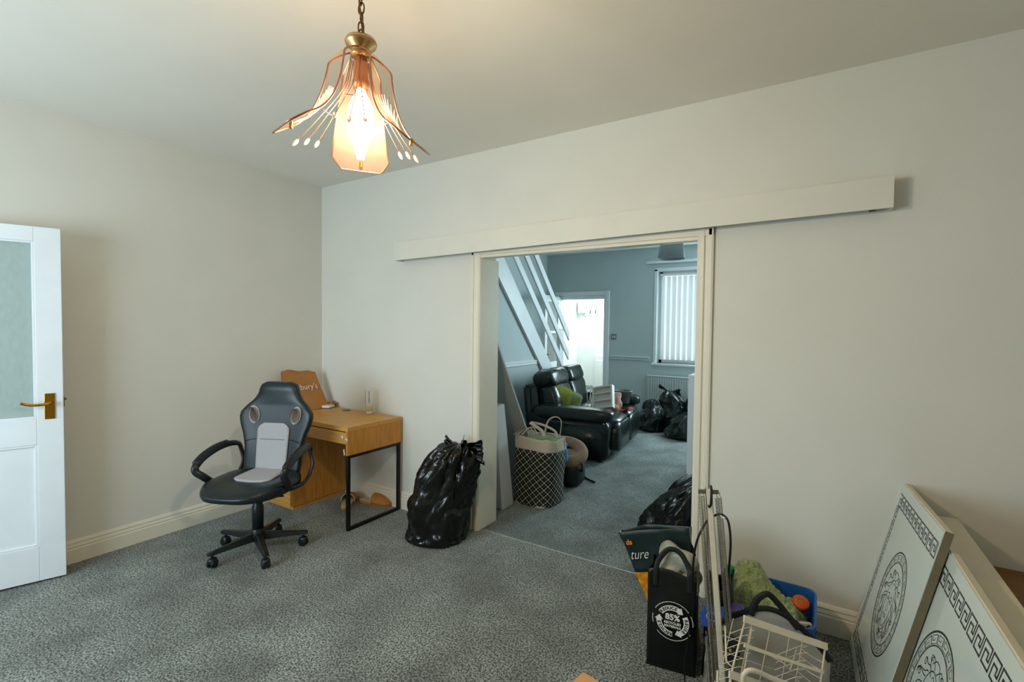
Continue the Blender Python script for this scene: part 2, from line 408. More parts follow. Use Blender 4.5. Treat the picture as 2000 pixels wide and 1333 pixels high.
for a in ((1.91, 1.95, .75, 2.15), (1.13, 1.17, .75, 2.15), (.35, 1.95, .75, .79), (.35, 1.95, 2.11, 2.15)):
    obj('window_frame', B(a[0], a[1], YR-.12, YR-.07, a[2], a[3]), 'gloss_cool', w2)
# room 2 walls
struct('wall_far_left', B(XL2-.1, XL2, T, 6.4, 0, H), 'wall2')
DX0, DX1, DZ = .04, .90, 2.03
WX0, WX1, WZ0, WZ1 = 1.745, 3.50, .95, 2.38
bm = BM()
for a in ((XL2, DX0, 0, H), (DX0, DX1, DZ, H), (DX1, WX0, 0, H), (WX0, WX1, 0, WZ0), (WX0, WX1, WZ1, H), (WX1, XR, 0, H)): box(bm, a[0], a[1], YF, YF+.2, a[2], a[3])
struct('wall_far', bm, 'wall2')
struct('wall_far_right', B(4.05, 4.15, T, YF, 0, H), 'wall2')
# hallway beyond the far door
struct('wall_hall_back', B(XL2, 1.3, 6.0, 6.1, 0, H), 'hall')
struct('wall_hall_right', B(1.15, 1.25, YF+.2, 6.0, 0, H), 'hall')
o = struct('wall_hall_left', B(XL2-.02, XL2+.02, YF+.2, 6.0, 0, H), 'hall')
bm = BM(); box(bm, .2, .95, 5.975, 6.0, .0, .95, .006); box(bm, .25, .9, 5.965, 5.98, .1, .85, .004); struct('trim_2', bm, 'hall')

# skirting boards
def skirting(name, a, b, nrm, mtl):
    a = V(a); b = V(b); n = V(nrm); prof = [(0, 0), (.018, 0), (.018, .085), (.014, .092), (.016, .10), (.010, .118), (.013, .124), (.006, .14), (0, .142)]
    bm = BM(); loft(bm, [[p+n*q[0]+V((0, 0, q[1])) for q in prof] for p in (a, b)]); return struct(name, bm, mtl)
skirting('baseboard_left', (0, YR, 0), (0, 0, 0), (1, 0, 0), 'gloss')
skirting('baseboard_middle_left', (0, 0, 0), (OX0-.10, 0, 0), (0, -1, 0), 'gloss')
skirting('baseboard_middle_right', (OX1+.10, 0, 0), (XR, 0, 0), (0, -1, 0), 'gloss')
skirting('baseboard_far', (DX1+.09, YF, 0), (4.05, YF, 0), (0, -1, 0), 'gloss_cool')
skirting('baseboard_right', (XR, YR, 0), (XR, 0, 0), (-1, 0, 0), 'gloss')

# architrave and lining of the wide opening
def archi(name, x0, x1, z1, side):
    prof = [(0, 0), (.016, 0), (.02, .008), (.02, .02), (.012, .024), (.012, .034), (.022, .04), (.022, .058), (.016, .066), (.0, .07)]
    bm = BM(); w_ = x1-x0; s = 1 if side > 0 else -1
    base = x0 if s > 0 else x1
    loft(bm, [[V((base+s*q[1]*w_/.07, -q[0], z)) for q in prof] for z in (0, z1)])
    return struct(name, bm, 'gloss')
archi('trim_3', OX0-.085, OX0, OZ+.04, 1)
archi('trim_4', OX1, OX1+.085, OZ+.06, -1)
bm = BM(); box(bm, OX0-.02, OX0, -.012, T+.012, 0, OZ, .002); struct('trim_5', bm, 'gloss')
bm = BM(); box(bm, OX1, OX1+.02, -.012, T+.012, 0, OZ, .002); struct('trim_6', bm, 'gloss')
bm = BM(); box(bm, OX0-.02, OX1+.02, -.012, .06, OZ, OZ+.02, .002); struct('trim_7', bm, 'gloss')
bm = BM(); box(bm, OX0-.085, OX1+.085, -.02, 0, OZ+.02, OZ+.06, .003); struct('trim_8', bm, 'gloss')
bm = BM(); box(bm, OX0+.045, OX0+.058, .12, T+.012, 0, OZ, .001)
# pelmet over the sliding door track
pl = thing('sliding_door_pelmet', 'long white painted boxed pelmet fixed above the wide opening', 'pelmet', (2.6, -.05, 2.03))
bm = BM()
zl = lambda x: 2.010+(x-1.03)*.0135
def slab(bm, x0, x1, y0, y1, o0, o1):
    hexa(bm, [(x0, y0, zl(x0)+o0), (x1, y0, zl(x1)+o0), (x1, y1, zl(x1)+o0), (x0, y1, zl(x0)+o0), (x0, y0, zl(x0)+o1), (x1, y0, zl(x1)+o1), (x1, y1, zl(x1)+o1), (x0, y1, zl(x0)+o1)])
slab(bm, 1.03, 4.146, -.092, -.076, 0, .140); obj('front_board', bm, 'pelmet', pl)
bm = BM(); slab(bm, 1.03, 4.146, -.076, 0, .126, .140); obj('top_board', bm, 'pelmet', pl)
bm = BM(); slab(bm, 4.134, 4.146, -.076, 0, 0, .126); obj('end_board', bm, 'pelmet', pl)
bm = BM(); slab(bm, 1.03, 1.042, -.076, 0, 0, .126); obj('end_board', bm, 'pelmet', pl)
bm = BM(); slab(bm, 1.10, 4.07, -.060, -.022, .008, .04); obj('track', bm, 'steel', pl)
bm = BM(); hexa(bm, [(4.06, -.055, zl(4.1)+.0), (4.085, -.055, zl(4.1)), (4.085, -.03, zl(4.1)), (4.06, -.03, zl(4.1)), (4.06, -.055, zl(4.1)+.02), (4.085, -.055, zl(4.1)+.02), (4.085, -.03, zl(4.1)+.02), (4.06, -.03, zl(4.1)+.02)])
obj('track_stop', bm, 'blackmetal', pl)

# door at the left
dd = V((.104-.186, -2.122+1.865, 0)).normalized(); dn = V((-dd.y, dd.x, 0))
if dn.x < 0: dn = -dn
DO = V((.186, -1.865, .012)); DW, DH, DT = .762, 2.018, .036
def dbox(bm, s0, s1, z0, z1, n0, n1, bev=0):
    mx = basis(DO, dd, V((0, 0, 1)))   # x along door, y up, z normal
    if (mx.to_3x3() @ V((0, 0, 1))).dot(dn) < 0: n0, n1 = -n1, -n0
    return box(bm, s0, s1, z0, z1, n0, n1, bev, mx)
door = tag(bpy.data.objects.new('door_1', None), 'white painted door with frosted glass top pane standing open by left wall', None, None, 'structure')
COL.objects.link(door); door.location = DO
for nm, a in (('stile', (0, .112, 0, DH)), ('stile', (DW-.112, DW, 0, DH)), ('rail', (.112, DW-.112, 1.935, DH)), ('rail', (.112, DW-.112, .785, .935)), ('rail', (.112, DW-.112, 0, .20))):
    bm = BM(); dbox(bm, a[0], a[1], a[2], a[3], -DT, 0, .0025); obj(nm, bm, 'gloss_cool', door)
bm = BM(); dbox(bm, .112, DW-.112, .20, .785, -DT+.012, -.012); obj('lower_panel', bm, 'gloss_cool', door)
bm = BM(); dbox(bm, .112, DW-.112, .935, 1.935, -DT/2-.002, -DT/2+.002); obj('glass_pane', bm, 'frost', door)
for z0, z1 in ((.935, 1.935), (.20, .785)):
    bm = BM()
    for a in ((.112, .124, z0, z1), (DW-.124, DW-.112, z0, z1), (.124, DW-.124, z0, z0+.012), (.124, DW-.124, z1-.012, z1)): dbox(bm, a[0], a[1], a[2], a[3], -.014, -.003, .002)
    obj('beading', bm, 'gloss_cool', door)
def dpt(s, z, n): return DO + dd*s + dn*n + V((0, 0, z))
bm = BM(); dbox(bm, .036, .080, .928, 1.075, -.001, .007, .002); pt = obj('handle_plate', bm, 'brass', door)
bm = BM(); tube(bm, [dpt(.058, 1.02, .004), dpt(.058, 1.02, .045)], .009, 12)
tube(bm, smoothpts([dpt(.056, 1.02, .045), dpt(.09, 1.018, .052), dpt(.13, 1.018, .05), dpt(.155, 1.026, .052), dpt(.172, 1.034, .056)]), [.008]*25, 10)
obj('lever_handle', bm, 'brass', pt, smooth=True)
bm = BM(); dbox(bm, -.004, .001, .99, 1.05, -.028, -.010, .001); obj('latch_plate', bm, 'brass', door)
bm = BM(); 
tube(bm, [dpt(-.012, 1.035, -.018), dpt(.0, 1.035, -.018)], .006, 8); obj('latch_bolt', bm, 'brass_dark', door)

# ================================================================== ROOM 2 SETTING
# spandrel wall under the stairs
SL = 1.06
bot = lambda y: 2.09-SL*(y-1.93)
bm = BM(); prism(bm, [V((.58, T, 0)), V((.58, 3.90, 0)), V((.58, 3.86, .06)), V((.58, 1.31, 2.75)), V((.58, T, 2.75))], (.05, 0, 0))
struct('wall_under_stairs', bm, 'wall2')
bm = BM(); loft(bm, [[V((.63+a, y, .985+z)) for a, z in ((0, 0), (.012, .0), (.02, .01), (.012, .02), (.012, .034), (.024, .042), (.024, .056), (.008, .064), (0, .064))] for y in (T, 2.92)])
struct('trim_9', bm, 'gloss_cool')
bm = BM(); loft(bm, [[V((x, YF-a, .975+z)) for a, z in ((0, 0), (.012, .0), (.02, .01), (.012, .02), (.012, .034), (.024, .042), (.024, .056), (.008, .064), (0, .064))] for x in (DX1+.1, WX0-.10)])
struct('trim_10', bm, 'wall2')
st = thing('staircase', 'white open-sided timber staircase rising behind black sofa', 'staircase', (.3, 2.8, 0))
def sbar(x0, x1, ya, yb, f0, f1, name, m='gloss_cool', vert=False):
    bm = BM()
    hexa(bm, [(x0, ya, f0(ya)), (x1, ya, f0(ya)), (x1, yb, f0(yb)), (x0, yb, f0(yb)), (x0, ya, f1(ya)), (x1, ya, f1(ya)), (x1, yb, f1(yb)), (x0, yb, f1(yb))])
    return obj(name, bm, m, st)
bm = BM(); prism(bm, [V((.635, y, z)) for y, z in ((3.90, 0.0), (3.90, .29), (1.645, 2.745), (1.30, 2.745), (3.87, .03))], (.035, 0, 0)); obj('stringer', bm, 'gloss_cool', st)
bm = BM(); prism(bm, [V((XL2+.002, y, z)) for y, z in ((3.90, 0.0), (3.90, .29), (1.645, 2.745), (1.30, 2.745), (3.87, .03))], (.03, 0, 0)); obj('stringer', bm, 'gloss_cool', st)
for k in range(12):
    z = .21*(k+1); y = 3.84-z/SL*1.0
    obj('tread', B(XL2+.035, .578, y-.05, y+.20, z-.035, z, .004), 'gloss_cool', st)
for zb in (1.43, 1.745, 2.04):      # bottom height at y=3.0
    ye = {1.43: 3.50, 1.745: 3.70, 2.04: 3.71}[zb]
    f0 = lambda y, zb=zb: zb-1.05*(y-3.0)
    ys = 3.0-(2.74-zb-.13)/1.05
    sbar(.722, .747, ys, ye, f0, lambda y, f0=f0: f0(y)+.125, 'hand_rail' if zb > 2 else 'guard_rail')
obj('newel_post', B(.672, .722, 3.45, 3.56, 0, 1.47, .004), 'gloss_cool', st)

# far door (opened) with glazed leaf
bm = BM()
for a in ((DX0-.07, DX0, 0, DZ+.07), (DX1, DX1+.07, 0, DZ+.07), (DX0, DX1, DZ, DZ+.07)): box(bm, a[0], a[1], YF-.025, YF, a[2], a[3], .004)
for a in ((DX0, DX0+.03, 0, DZ), (DX1-.03, DX1, 0, DZ), (DX0+.03, DX1-.03, DZ-.06, DZ)): box(bm, a[0], a[1], YF, YF+.1, a[2], a[3], .002)
struct('trim_11', bm, 'gloss_cool')
d2 = tag(bpy.data.objects.new('door_2', None), None, None, None, 'structure'); COL.objects.link(d2); d2.location = (DX0+.02, YF-.03, .01)
a0 = V((DX0+.02, YF-.03, .01)); dv = (V((.165, 4.02, .01))-a0).normalized()
def lbox(s0, s1, z0, z1, t0, t1, nm, m):
    bm = BM(); mx = basis(a0, dv, V((0, 0, 1))); box(bm, s0, s1, z0, z1, t0, t1, .002, mx); return obj(nm, bm, m, d2)
LW = .76
for nm, s0, s1, z0, z1 in (('stile', 0, .1, 0, 2.0), ('stile', LW-.1, LW, 0, 2.0), ('rail', .1, LW-.1, 1.9, 2.0), ('rail', .1, LW-.1, 0, .2), ('rail', .1, LW-.1, .8, .9), ('rail', .1, LW-.1, 1.38, 1.42)): lbox(s0, s1, z0, z1, -.02, .02, nm, 'gloss_cool')
lbox(.1, LW-.1, .2, 1.9, -.003, .003, 'glass_pane', 'clear')
bm = BM()
for s in (-1, 1):
    h0 = a0+dv*(LW-.05)+V((0, 0, 1.04)); nn = V((-dv.y, dv.x, 0))*s
    tube(bm, [h0+nn*.02, h0+nn*.06, h0+nn*.062-dv*.10], .009, 8)
obj('door_handle', bm, 'brass_dark', d2)

# window with vertical blinds
w1 = tag(bpy.data.objects.new('window_1', None), None, None, None, 'structure'); COL.objects.link(w1); w1.location = (2.3, YF, WZ0)
bm = BM()
for a in ((WX0, WX0+.05, WZ0, WZ1), (WX1-.05, WX1, WZ0, WZ1), (WX0, WX1, WZ0, WZ0+.05), (WX0, WX1, WZ1-.05, WZ1), (2.60, 2.65, WZ0, WZ1)): box(bm, a[0], a[1], YF+.14, YF+.18, a[2], a[3], .003)
obj('window_frame', bm, 'gloss_cool', w1)
obj('window_pane', B(WX0, WX1, YF+.155, YF+.159, WZ0, WZ1), 'clear', w1)
obj('window_sill', B(WX0-.06, WX1+.06, YF-.05, YF+.14, WZ0-.035, WZ0, .006), 'gloss_cool', w1)
bm = BM(); box(bm, WX0-.045, WX0, YF-.012, YF, WZ0-.03, WZ1+.03, .003); box(bm, WX1, WX1+.045, YF-.012, YF, WZ0, WZ1+.03, .003); box(bm, WX0-.045, WX1+.045, YF-.012, YF, WZ1, WZ1+.045, .003)
obj('window_trim', bm, 'gloss_cool', w1)
bl = thing('vertical_blind', 'white vertical slat blind hanging in far window', 'blind', (2.3, YF+.06, WZ0+.02))
obj('head_rail', B(WX0+.03, WX1-.03, YF+.045, YF+.085, WZ1-.07, WZ1-.035, .004), 'white', bl)
first = None
for k in range(21):
    x = WX0+.075+k*.082
    if first is None:
        bm = BM(); grid(bm, lambda u, v: V(((u-.5)*.083, sin(u*pi)*.010, v*(WZ1-WZ0-.13))), 5, 1)
        first = obj('blind_slat', bm, 'blind', bl, world=False, smooth=True); s_ = first
    else: s_ = first.copy(); COL.objects.link(s_); s_.parent = bl
    s_.location = (x-2.3, .005, .03); s_.rotation_euler = (0, 0, radians(-38 + (k % 3)*4))
bm = BM()
tube(bm, [(WX0+.05, YF+.065, WZ0+.055), (WX1-.06, YF+.065, WZ0+.055)], .002, 6); obj('bottom_chain', bm, 'white', bl)
# curtain pole above
cr = thing('curtain_rail', 'thin white curtain rail above far window', 'curtain rail', (2.3, YF-.04, 2.5))
bm = BM(); box(bm, 1.58, 3.65, YF-.055, YF-.035, 2.500, 2.535, .004); obj('rail', bm, 'gloss_cool', cr)
for x in (1.68, 2.3, 2.9): obj('bracket', B(x-.01, x+.01, YF-.036, YF, 2.505, 2.545, .002), 'gloss_cool', cr)
# socket
sk = thing('light_switch', 'small grey wall switch between far door and window', 'switch', (1.05, YF-.01, 1.30))
obj('plate', B(1.005, 1.095, YF-.010, YF, 1.30, 1.39, .003), 'grey', sk)
for x in (1.03, 1.062): obj('rocker', B(x, x+.016, YF-.015, YF-.009, 1.33, 1.36, .001), 'white', sk)
# radiator
rd = thing('radiator', 'white ribbed panel radiator below far window', 'radiator', (2.25, YF-.08, .15))
bm = BM()
for k in range(34):
    x = 1.66+k*.036; box(bm, x, x+.026, YF-.105, YF-.092, .17, .72, .004, seg=1)
obj('panel_ribs', bm, 'rad', rd); rd.children[0]['kind'] = 'stuff'
obj('panel', B(1.64, 2.89, YF-.095, YF-.03, .15, .745, .004), 'rad', rd)
obj('top_grille', B(1.635, 2.895, YF-.11, YF-.02, .745, .762, .003), 'rad', rd)
obj('bracket', B(1.8, 1.84, YF-.03, YF, .3, .6), 'rad', rd); obj('bracket', B(2.7, 2.74, YF-.03, YF, .3, .6), 'rad', rd)
bm = BM(); tube(bm, [(1.62, YF-.06, 0), (1.62, YF-.06, .19), (1.65, YF-.06, .19)], .008, 8); obj('pipe', bm, 'steel', rd)
# coat hooks in the hall
ph = PY(1154, 607, 5.98)
for k in range(3):
    x = ph.x-.11+k*.11; z = ph.z
    h = thing('coat_hook', 'dark bent coat hook on bright hall wall, ' + ('leftmost', 'middle', 'rightmost')[k] + ' of three', 'coat hook', (x, 5.99, z-.1), 0, 'coat hooks in the hall')
    bm = BM(); tube(bm, smoothpts([(x+.06, 5.90, z+.11), (x+.03, 5.95, z+.06), (x-.02, 5.985, z-.03), (x-.025, 5.95, z-.10), (x+.02, 5.92, z-.13), (x+.05, 5.90, z-.09)]), .006, 6)
    obj('hook_wire', bm, 'grey', h, smooth=True); obj('back_plate', B(x-.03, x-.005, 5.985, 6.0, z-.06, z+.01, .002), 'grey', h)
pm = PY(1137, 600, 5.9)
mt = thing('meter_box', 'pale grey rounded box high on the hall wall beside coat hooks', 'meter', (pm.x, 5.93, pm.z-.14))
bm = BM(); box(bm, pm.x-.09, pm.x+.05, 5.88, 6.0, pm.z-.13, pm.z+.2, .03, seg=4); obj('case', bm, 'rad', mt, smooth=True)
obj('cover', B(pm.x-.07, pm.x+.03, 5.87, 5.885, pm.z+.0, pm.z+.16, .006), 'white', mt)
# ceiling shade in room 2
lx, ly = 2.52, 2.5
ls = thing('ceiling_lamp', 'grey drum fabric lampshade hanging from far room ceiling', 'lamp', (lx, ly, 2.22))
bm = BM(); lathe(bm, [(.142, 2.247), (.115, 2.435)], 40, (lx, ly, 0), cap=False)
me_s = obj('lamp_shade', bm, 'shade', ls, smooth=True); md = me_s.modifiers.new('s', 'SOLIDIFY'); md.thickness = .002
bm = BM(); tube(bm, [V((lx+.142*cos(a*pi/20), ly+.142*sin(a*pi/20), 2.248)) for a in range(40)], .003, 6, True); tube(bm, [V((lx+.115*cos(a*pi/20), ly+.115*sin(a*pi/20), 2.435)) for a in range(40)], .003, 6, True)
obj('rim', bm, 'shade', ls)['kind'] = 'stuff'
bm = BM(); tube(bm, [(lx, ly, 2.36), (lx, ly, H)], .004, 8); 
for a in range(3): tube(bm, [(lx, ly, 2.42), (lx+.12*cos(a*2.094), ly+.12*sin(a*2.094), 2.44)], .002, 6)
obj('flex', bm, 'white', ls)
bm = BM(); lathe(bm, [(.012, 2.40), (.02, 2.38), (.022, 2.34), (.03, 2.31), (.026, 2.28), (.008, 2.265)], 20, (lx, ly, 0)); obj('bulb', bm, 'white', ls, smooth=True)
bm = BM(); lathe(bm, [(.05, H-.03), (.05, H)], 20, (lx, ly, 0)); obj('ceiling_rose', bm, 'white', ls)

# ================================================================== ROOM 1 THINGS
# ---- pendant lamp
PC = PT(705, 95, 1.45); px_, py_ = PC.x, PC.y
zt = PT(700, 95, 1.45).z
pn = thing('pendant_lamp', 'lit brass pendant lamp with four flared peach glass petals on a chain', 'lamp', (px_, py_, zt-.32))
PO = V((px_, py_, zt))
away = V((fw.x, fw.y, 0)).normalized(); sidev = V((away.y, -away.x, 0))
obj('ceiling_rose', lathe(BM(), [(.055, H-.02), (.05, H-.035), (.02, H-.05), (.055, H-.001)][1:3]+[(.055, H-.02), (.055, H)], 24, (px_, py_, 0)), 'brass', pn, smooth=True)
z = zt+.045; k = 0; lk = None; L_ = .034
while z < H-.05:
    if lk is None:
        bm = BM(); pts = []
        for a in range(14):
            t = 2*pi*a/14; pts.append(V((.0085*cos(t), 0, .0175*sp(sin(t), .8)+.017)))
        tube(bm, pts, .0024, 6, True); lk = obj('chain_link', bm, 'brass_dark', pn, world=False, smooth=True); c_ = lk
    else: c_ = lk.copy(); COL.objects.link(c_); c_.parent = pn
    c_.location = (0.002*sin(k*1.7), 0, z-pn.location.z); c_.rotation_euler = (0, .08*sin(k), (k % 2)*pi/2+.5); z += L_-.006; k += 1
bm = BM(); tube(bm, smoothpts([(px_+.004*sin(i*1.3), py_+.004*cos(i*1.1), zt+.02+i*(H-zt-.04)/10) for i in range(11)], 3), .0028, 6); obj('flex', bm, 'brass_dark', pn, smooth=True)
bm = BM(); tube(bm, [PO+V((.012*cos(a), 0, .045+.012*sin(a))) for a in [2*pi*i/14 for i in range(14)]], .0025, 6, True)
tube(bm, [PO+V((.012*cos(a)-.008, .006, .042+.010*sin(a))) for a in [2*pi*i/14 for i in range(14)]], .002, 6, True); obj('hanging_loop', bm, 'brass_dark', pn, smooth=True)
obj('top_cap', lathe(BM(), [(.004, .045), (.012, .040), (.016, .034), (.044, .024), (.047, .016), (.044, .008), (.026, -.004), (.024, -.012), (.030, -.018), (.030, -.024), (.01, -.03)], 32, PO), mat('pale_brass', S(206, 168, 116), .28, metal=1, noise_scale=30, var=.05), pn, smooth=True)
obj('lamp_holder', lathe(BM(), [(.018, -.03), (.022, -.05), (.022, -.09), (.025, -.10), (.02, -.125)], 24, PO), 'rosegold', pn, smooth=True)
bl_ = obj('light_bulb', lathe(BM(), [(.012, -.115), (.016, -.135), (.028, -.155), (.036, -.18), (.037, -.205), (.030, -.228), (.016, -.243), (.003, -.247)], 28, PO), 'bulb', pn, smooth=True)
ll = bpy.data.lights.new('pendant_bulb_light', 'POINT'); ll.energy = 41; ll.color = (1.0, .78, .50); ll.shadow_soft_size = .035
lo = bpy.data.objects.new('pendant_bulb_light', ll); COL.objects.link(lo); lo.location = PO+V((0, 0, -.262))
RP = [(.030, -.012), (.048, -.022), (.078, -.050), (.082, -.075), (.086, -.11), (.094, -.15), (.112, -.20), (.142, -.245), (.180, -.274), (.215, -.302)]
RW = [.026, .036, .056, .058, .062, .068, .076, .084, .092, .064]
def petal(ang):
    d = away*cos(ang)+sidev*sin(ang); s = V((d.y, -d.x, 0))
    P = smoothpts([V((r, 0, z_)) for r, z_ in RP], 3); W_ = [V((RW[i//3]+(RW[min(i//3+1, 9)]-RW[i//3])*(i % 3)/3, 0, 0)) for i in range(len(P))]; n = len(P)
    bm = BM(); rows = []
    for i in range(n):
        rows.append([bm.verts.new(PO+d*(P[i].x-.010*(2*abs(u)) ** 2*(1-i/n))+s*(u*2*W_[i].x)+V((0, 0, P[i].z))) for u in (-.5, -.25, 0, .25, .5)])
    for i in range(n-1):
        for j in range(4): bm.faces.new((rows[i][j], rows[i][j+1], rows[i+1][j+1], rows[i+1][j]))
    L1 = [r[0].co.copy() for r in rows]; L2 = [r[-1].co.copy() for r in rows]; T1 = [v.co.copy() for v in rows[-1]]
    g = obj('glass_petal', bm, 'peach', pn, smooth=True)
    bm = BM(); tube(bm, L1+T1[1:-1]+L2[::-1], .0028, 6); e = obj('metal_edging', bm, 'rosegold', g, smooth=True)
    # small screw at the tip and etched grass motif
    c0 = PO+d*.188+V((0, 0, -.287))
    bm = BM(); tube(bm, [c0+V((0, 0, .008)), c0-V((0, 0, .010))], .005, 8)
    obj('tip_screw', bm, 'brass', g)
    bm = BM()
    for q in range(9):
        a = (q-4)*.10; ln = .075-.004*abs(q-4); pts = []
        for h in range(7):
            t = h/6; pi_ = (1-t*ln/.09*.9)
            idx = min(n-1.001, (n-4)-t*ln/.11*n*.5); i0 = int(idx); f = idx-i0
            base = P[i0].lerp(P[i0+1], f)
            pts.append(PO+d*(base.x-.0035)+s*((q-4)*.003+a*t*t*.13)+V((0, 0, base.z-.001)))
        tube(bm, pts, [.0022*(1-.85*abs(2*h/6-1)**2)+.0003 for h in range(7)], 5)
    obj('etched_grass', bm, 'etch', g)
for a in (radians(-13), radians(107), radians(-133)): petal(a)
for a in [radians(q+o_) for q in (47, -73, 167) for o_ in (-12, 0, 12)]:
    d = away*cos(a)+sidev*sin(a); ln = 1+.05*sin(a*7)
    pts = smoothpts([PO+d*.03+V((0, 0, -.03)), PO+d*.05+V((0, 0, -.12)), PO+d*.115*ln+V((0, 0, -.20*ln)), PO+d*.175*ln+V((0, 0, -.265*ln))], 4)
    bm = BM(); tube(bm, pts, .0014, 6); w_ = obj('stamen_wire', bm, 'rosegold', pn, smooth=True)
    e_ = (pts[-1]-pts[-2]).normalized(); bm = BM(); tube(bm, [pts[-1]+e_*t for t in (0, .004, .010, .018, .024, .027)], [.002, .0045, .006, .0055, .003, .0008], 10); obj('drop_bead', bm, 'crystal', w_, smooth=True)
for q in (47, -73, 167):
    pp_ = []
    for o_ in (-14, 0, 14):
        a = radians(q+o_); d = away*cos(a)+sidev*sin(a); pp_.append(PO+d*.105+V((0, 0, -.185)))
    bm = BM(); tube(bm, pp_, .0013, 6); obj('spacer_bar', bm, 'rosegold', pn)
RT_ = M.Rotation(radians(3), 4, away)   # the whole shade hangs a little askew
rel = PO-pn.location
for c_ in pn.children:
    if c_.name.split('.')[0] in ('glass_petal', 'stamen_wire', 'spacer_bar'):
        mm = M.Translation(rel) @ RT_ @ M.Translation(-rel) @ M.Translation(c_.location)
        c_.location = mm.to_translation(); c_.rotation_euler = mm.to_euler()

# ---- desk
dk = thing('desk', 'oak veneer desk with black metal frame leg and side cabinet in the room corner', 'desk', (.53, -.30, 0))
X0, X1, Y0, Y1, ZT = .012, 1.045, -.552, -.022, .758
obj('desk_top', B(X0, X1, Y0, Y1, ZT-.032, ZT, .0015), 'oak', dk)
obj('side_panel', B(X1-.020, X1, Y0, Y1, ZT-.205, ZT-.0325, .001), 'oak_side', dk)
obj('back_panel', B(.36, X1-.021, Y1-.016, Y1, ZT-.205, ZT-.033), 'oak', dk)
dr = obj('drawer', B(.37, X1-.0225, Y0+.003, Y0+.019, ZT-.125, ZT-.040, .001), 'oak', dk)
obj('drawer_box', B(.40, .99, Y0+.019, Y1-.08, ZT-.115, ZT-.055), 'oak', dr)
cb = obj('cabinet', B(X0+.004, .358, Y0+.018, Y1, .03, ZT-.033, .001), 'oak_side', dk)
for z0, z1 in ((.035, .245), (.25, .46), (.465, .72)): 
    q = obj('drawer_front', B(X0+.006, .356, Y0+.0, Y0+.017, z0, z1, .001), 'oak', cb)
obj('plinth', B(X0+.01, .35, Y0+.03, Y1-.01, 0, .03), 'oak', cb)
bm = BM(); fx = X1-.014; fy0, fy1 = Y0+.018, Y1-.018; fz0, fz1 = .013, ZT-.216
tube(bm, [(fx, fy0, fz1), (fx, fy0, fz0+.01), (fx, fy0+.01, fz0), (fx, fy1-.01, fz0), (fx, fy1, fz0+.01), (fx, fy1, fz1)], .0165, 4, nref=(1, .0001, 0), flat=1)
bm2 = BM(); 
for a in ((fx-.012, fx+.012, Y0+.006, Y0+.030, 0, fz1+.012), (fx-.012, fx+.012, Y1-.030, Y1-.006, 0, fz1+.012), (fx-.012, fx+.012, Y0+.030, Y1-.030, 0, .024), (fx-.012, fx+.012, Y0+.030, Y1-.030, fz1-.012, fz1+.0115)): box(bm2, *a, .002)
bm.free(); obj('metal_leg_frame', bm2, 'blackmetal', dk)
for (x, y, n_) in ((X1-.055, Y0-.001, 0), (X1-.012, Y0-.001, 1)):
    bm = BM(); lathe(bm, [(.0135, 0), (.0135, .004), (.011, .006), (.0, .006)], 20, mx=M.Translation((x, y+.001, ZT-.078-.012*n_)) @ M.Rotation(radians(90), 4, 'X'))
    q = obj('child_lock', bm, 'white', dk, smooth=True)
    bm = BM(); box(bm, x-.002, x+.005, y-.008, y-.004, ZT-.085-.012*n_, ZT-.072-.012*n_); obj('catch', bm, 'grey', q)
bm = BM(); box(bm, X1-.034, X1-.024, Y0-.006, Y0-.001, .555, .575, .001); box(bm, X1-.036, X1-.026, Y0-.008, Y0-.003, .576, .60, .001); obj('lock_strap', bm, 'white', dk)
hp = PZ(682, 801, ZT)
bm = BM(); lathe(bm, [(.034, 0), (.036, .0012), (.030, .002), (.0, .002)], 28, (hp.x, hp.y-.03, ZT)); obj('cable_hole_cap', bm, 'blackplastic', dk, smooth=True)

# ---- paper bag against the left wall
pb = thing('paper_bag', 'flattened brown paper carrier bag propped in corner on desk', 'bag', (.14, -.28, ZT+.002))
b0 = V((.215, -.50, ZT+.004)); b1 = V((.215, -.085, ZT+.004)); t1 = V((.085, -.135, 1.063)); t0 = V((.085, -.455, 1.093))
def bagpt(u, v, off=0):
    p = b0.lerp(b1, u).lerp(t0.lerp(t1, u), v)
    top = (.012*sin(u*pi*2.6+.5)) if v > .98 else 0
    return p+V((off+.006*noise.noise(V((u*3, v*3, off*30))), 0, top))
bm = BM()
for off in (0.006, -.006): grid(bm, lambda u, v: bagpt(u, v, off), 24, 16)
bmesh.ops.bridge_loops(bm, edges=[e for e in bm.edges if e.is_boundary]) if False else None
obj('front_sheet', bm, 'kraft', pb, smooth=True)
bm = BM(); grid(bm, lambda u, v: bagpt(.12+u*.76, .9+v*.12, -.004)+V((0, 0, .018*sin(u*pi)*v)), 16, 4); obj('top_flap', bm, 'kraft', pb, smooth=True)
xv = (b1-b0).normalized(); yv = (t0-b0)
mxt = basis(b0.lerp(b1, .46).lerp(t0.lerp(t1, .46), .60)+V((.0125, 0, .002)), xv, yv)
text('lettering', "Sainsbury's", .070, 'print_white', mxt, pb)
# crumpled paper
cp = PZ(655, 795, ZT)
bm = BM(); grid(bm, lambda u, v: V((.045+.20*u+.02*noise.noise(V((u*5, v*5, 1))), -.10+.085*v+.02*noise.noise(V((u*5, v*5, 4))), ZT+.012+abs(.055*noise.noise(V((u*6, v*4, 2))))+.03*u*v)), 34, 16)
cpo = obj('crumpled_paper', bm, 'kraft', smooth=False); tag(cpo, 'crumpled brown paper lying in the rear corner of the oak desk', 'paper'); cpo.location.z = ZT+.002
md = cpo.modifiers.new('s', 'SOLIDIFY'); md.thickness = .001
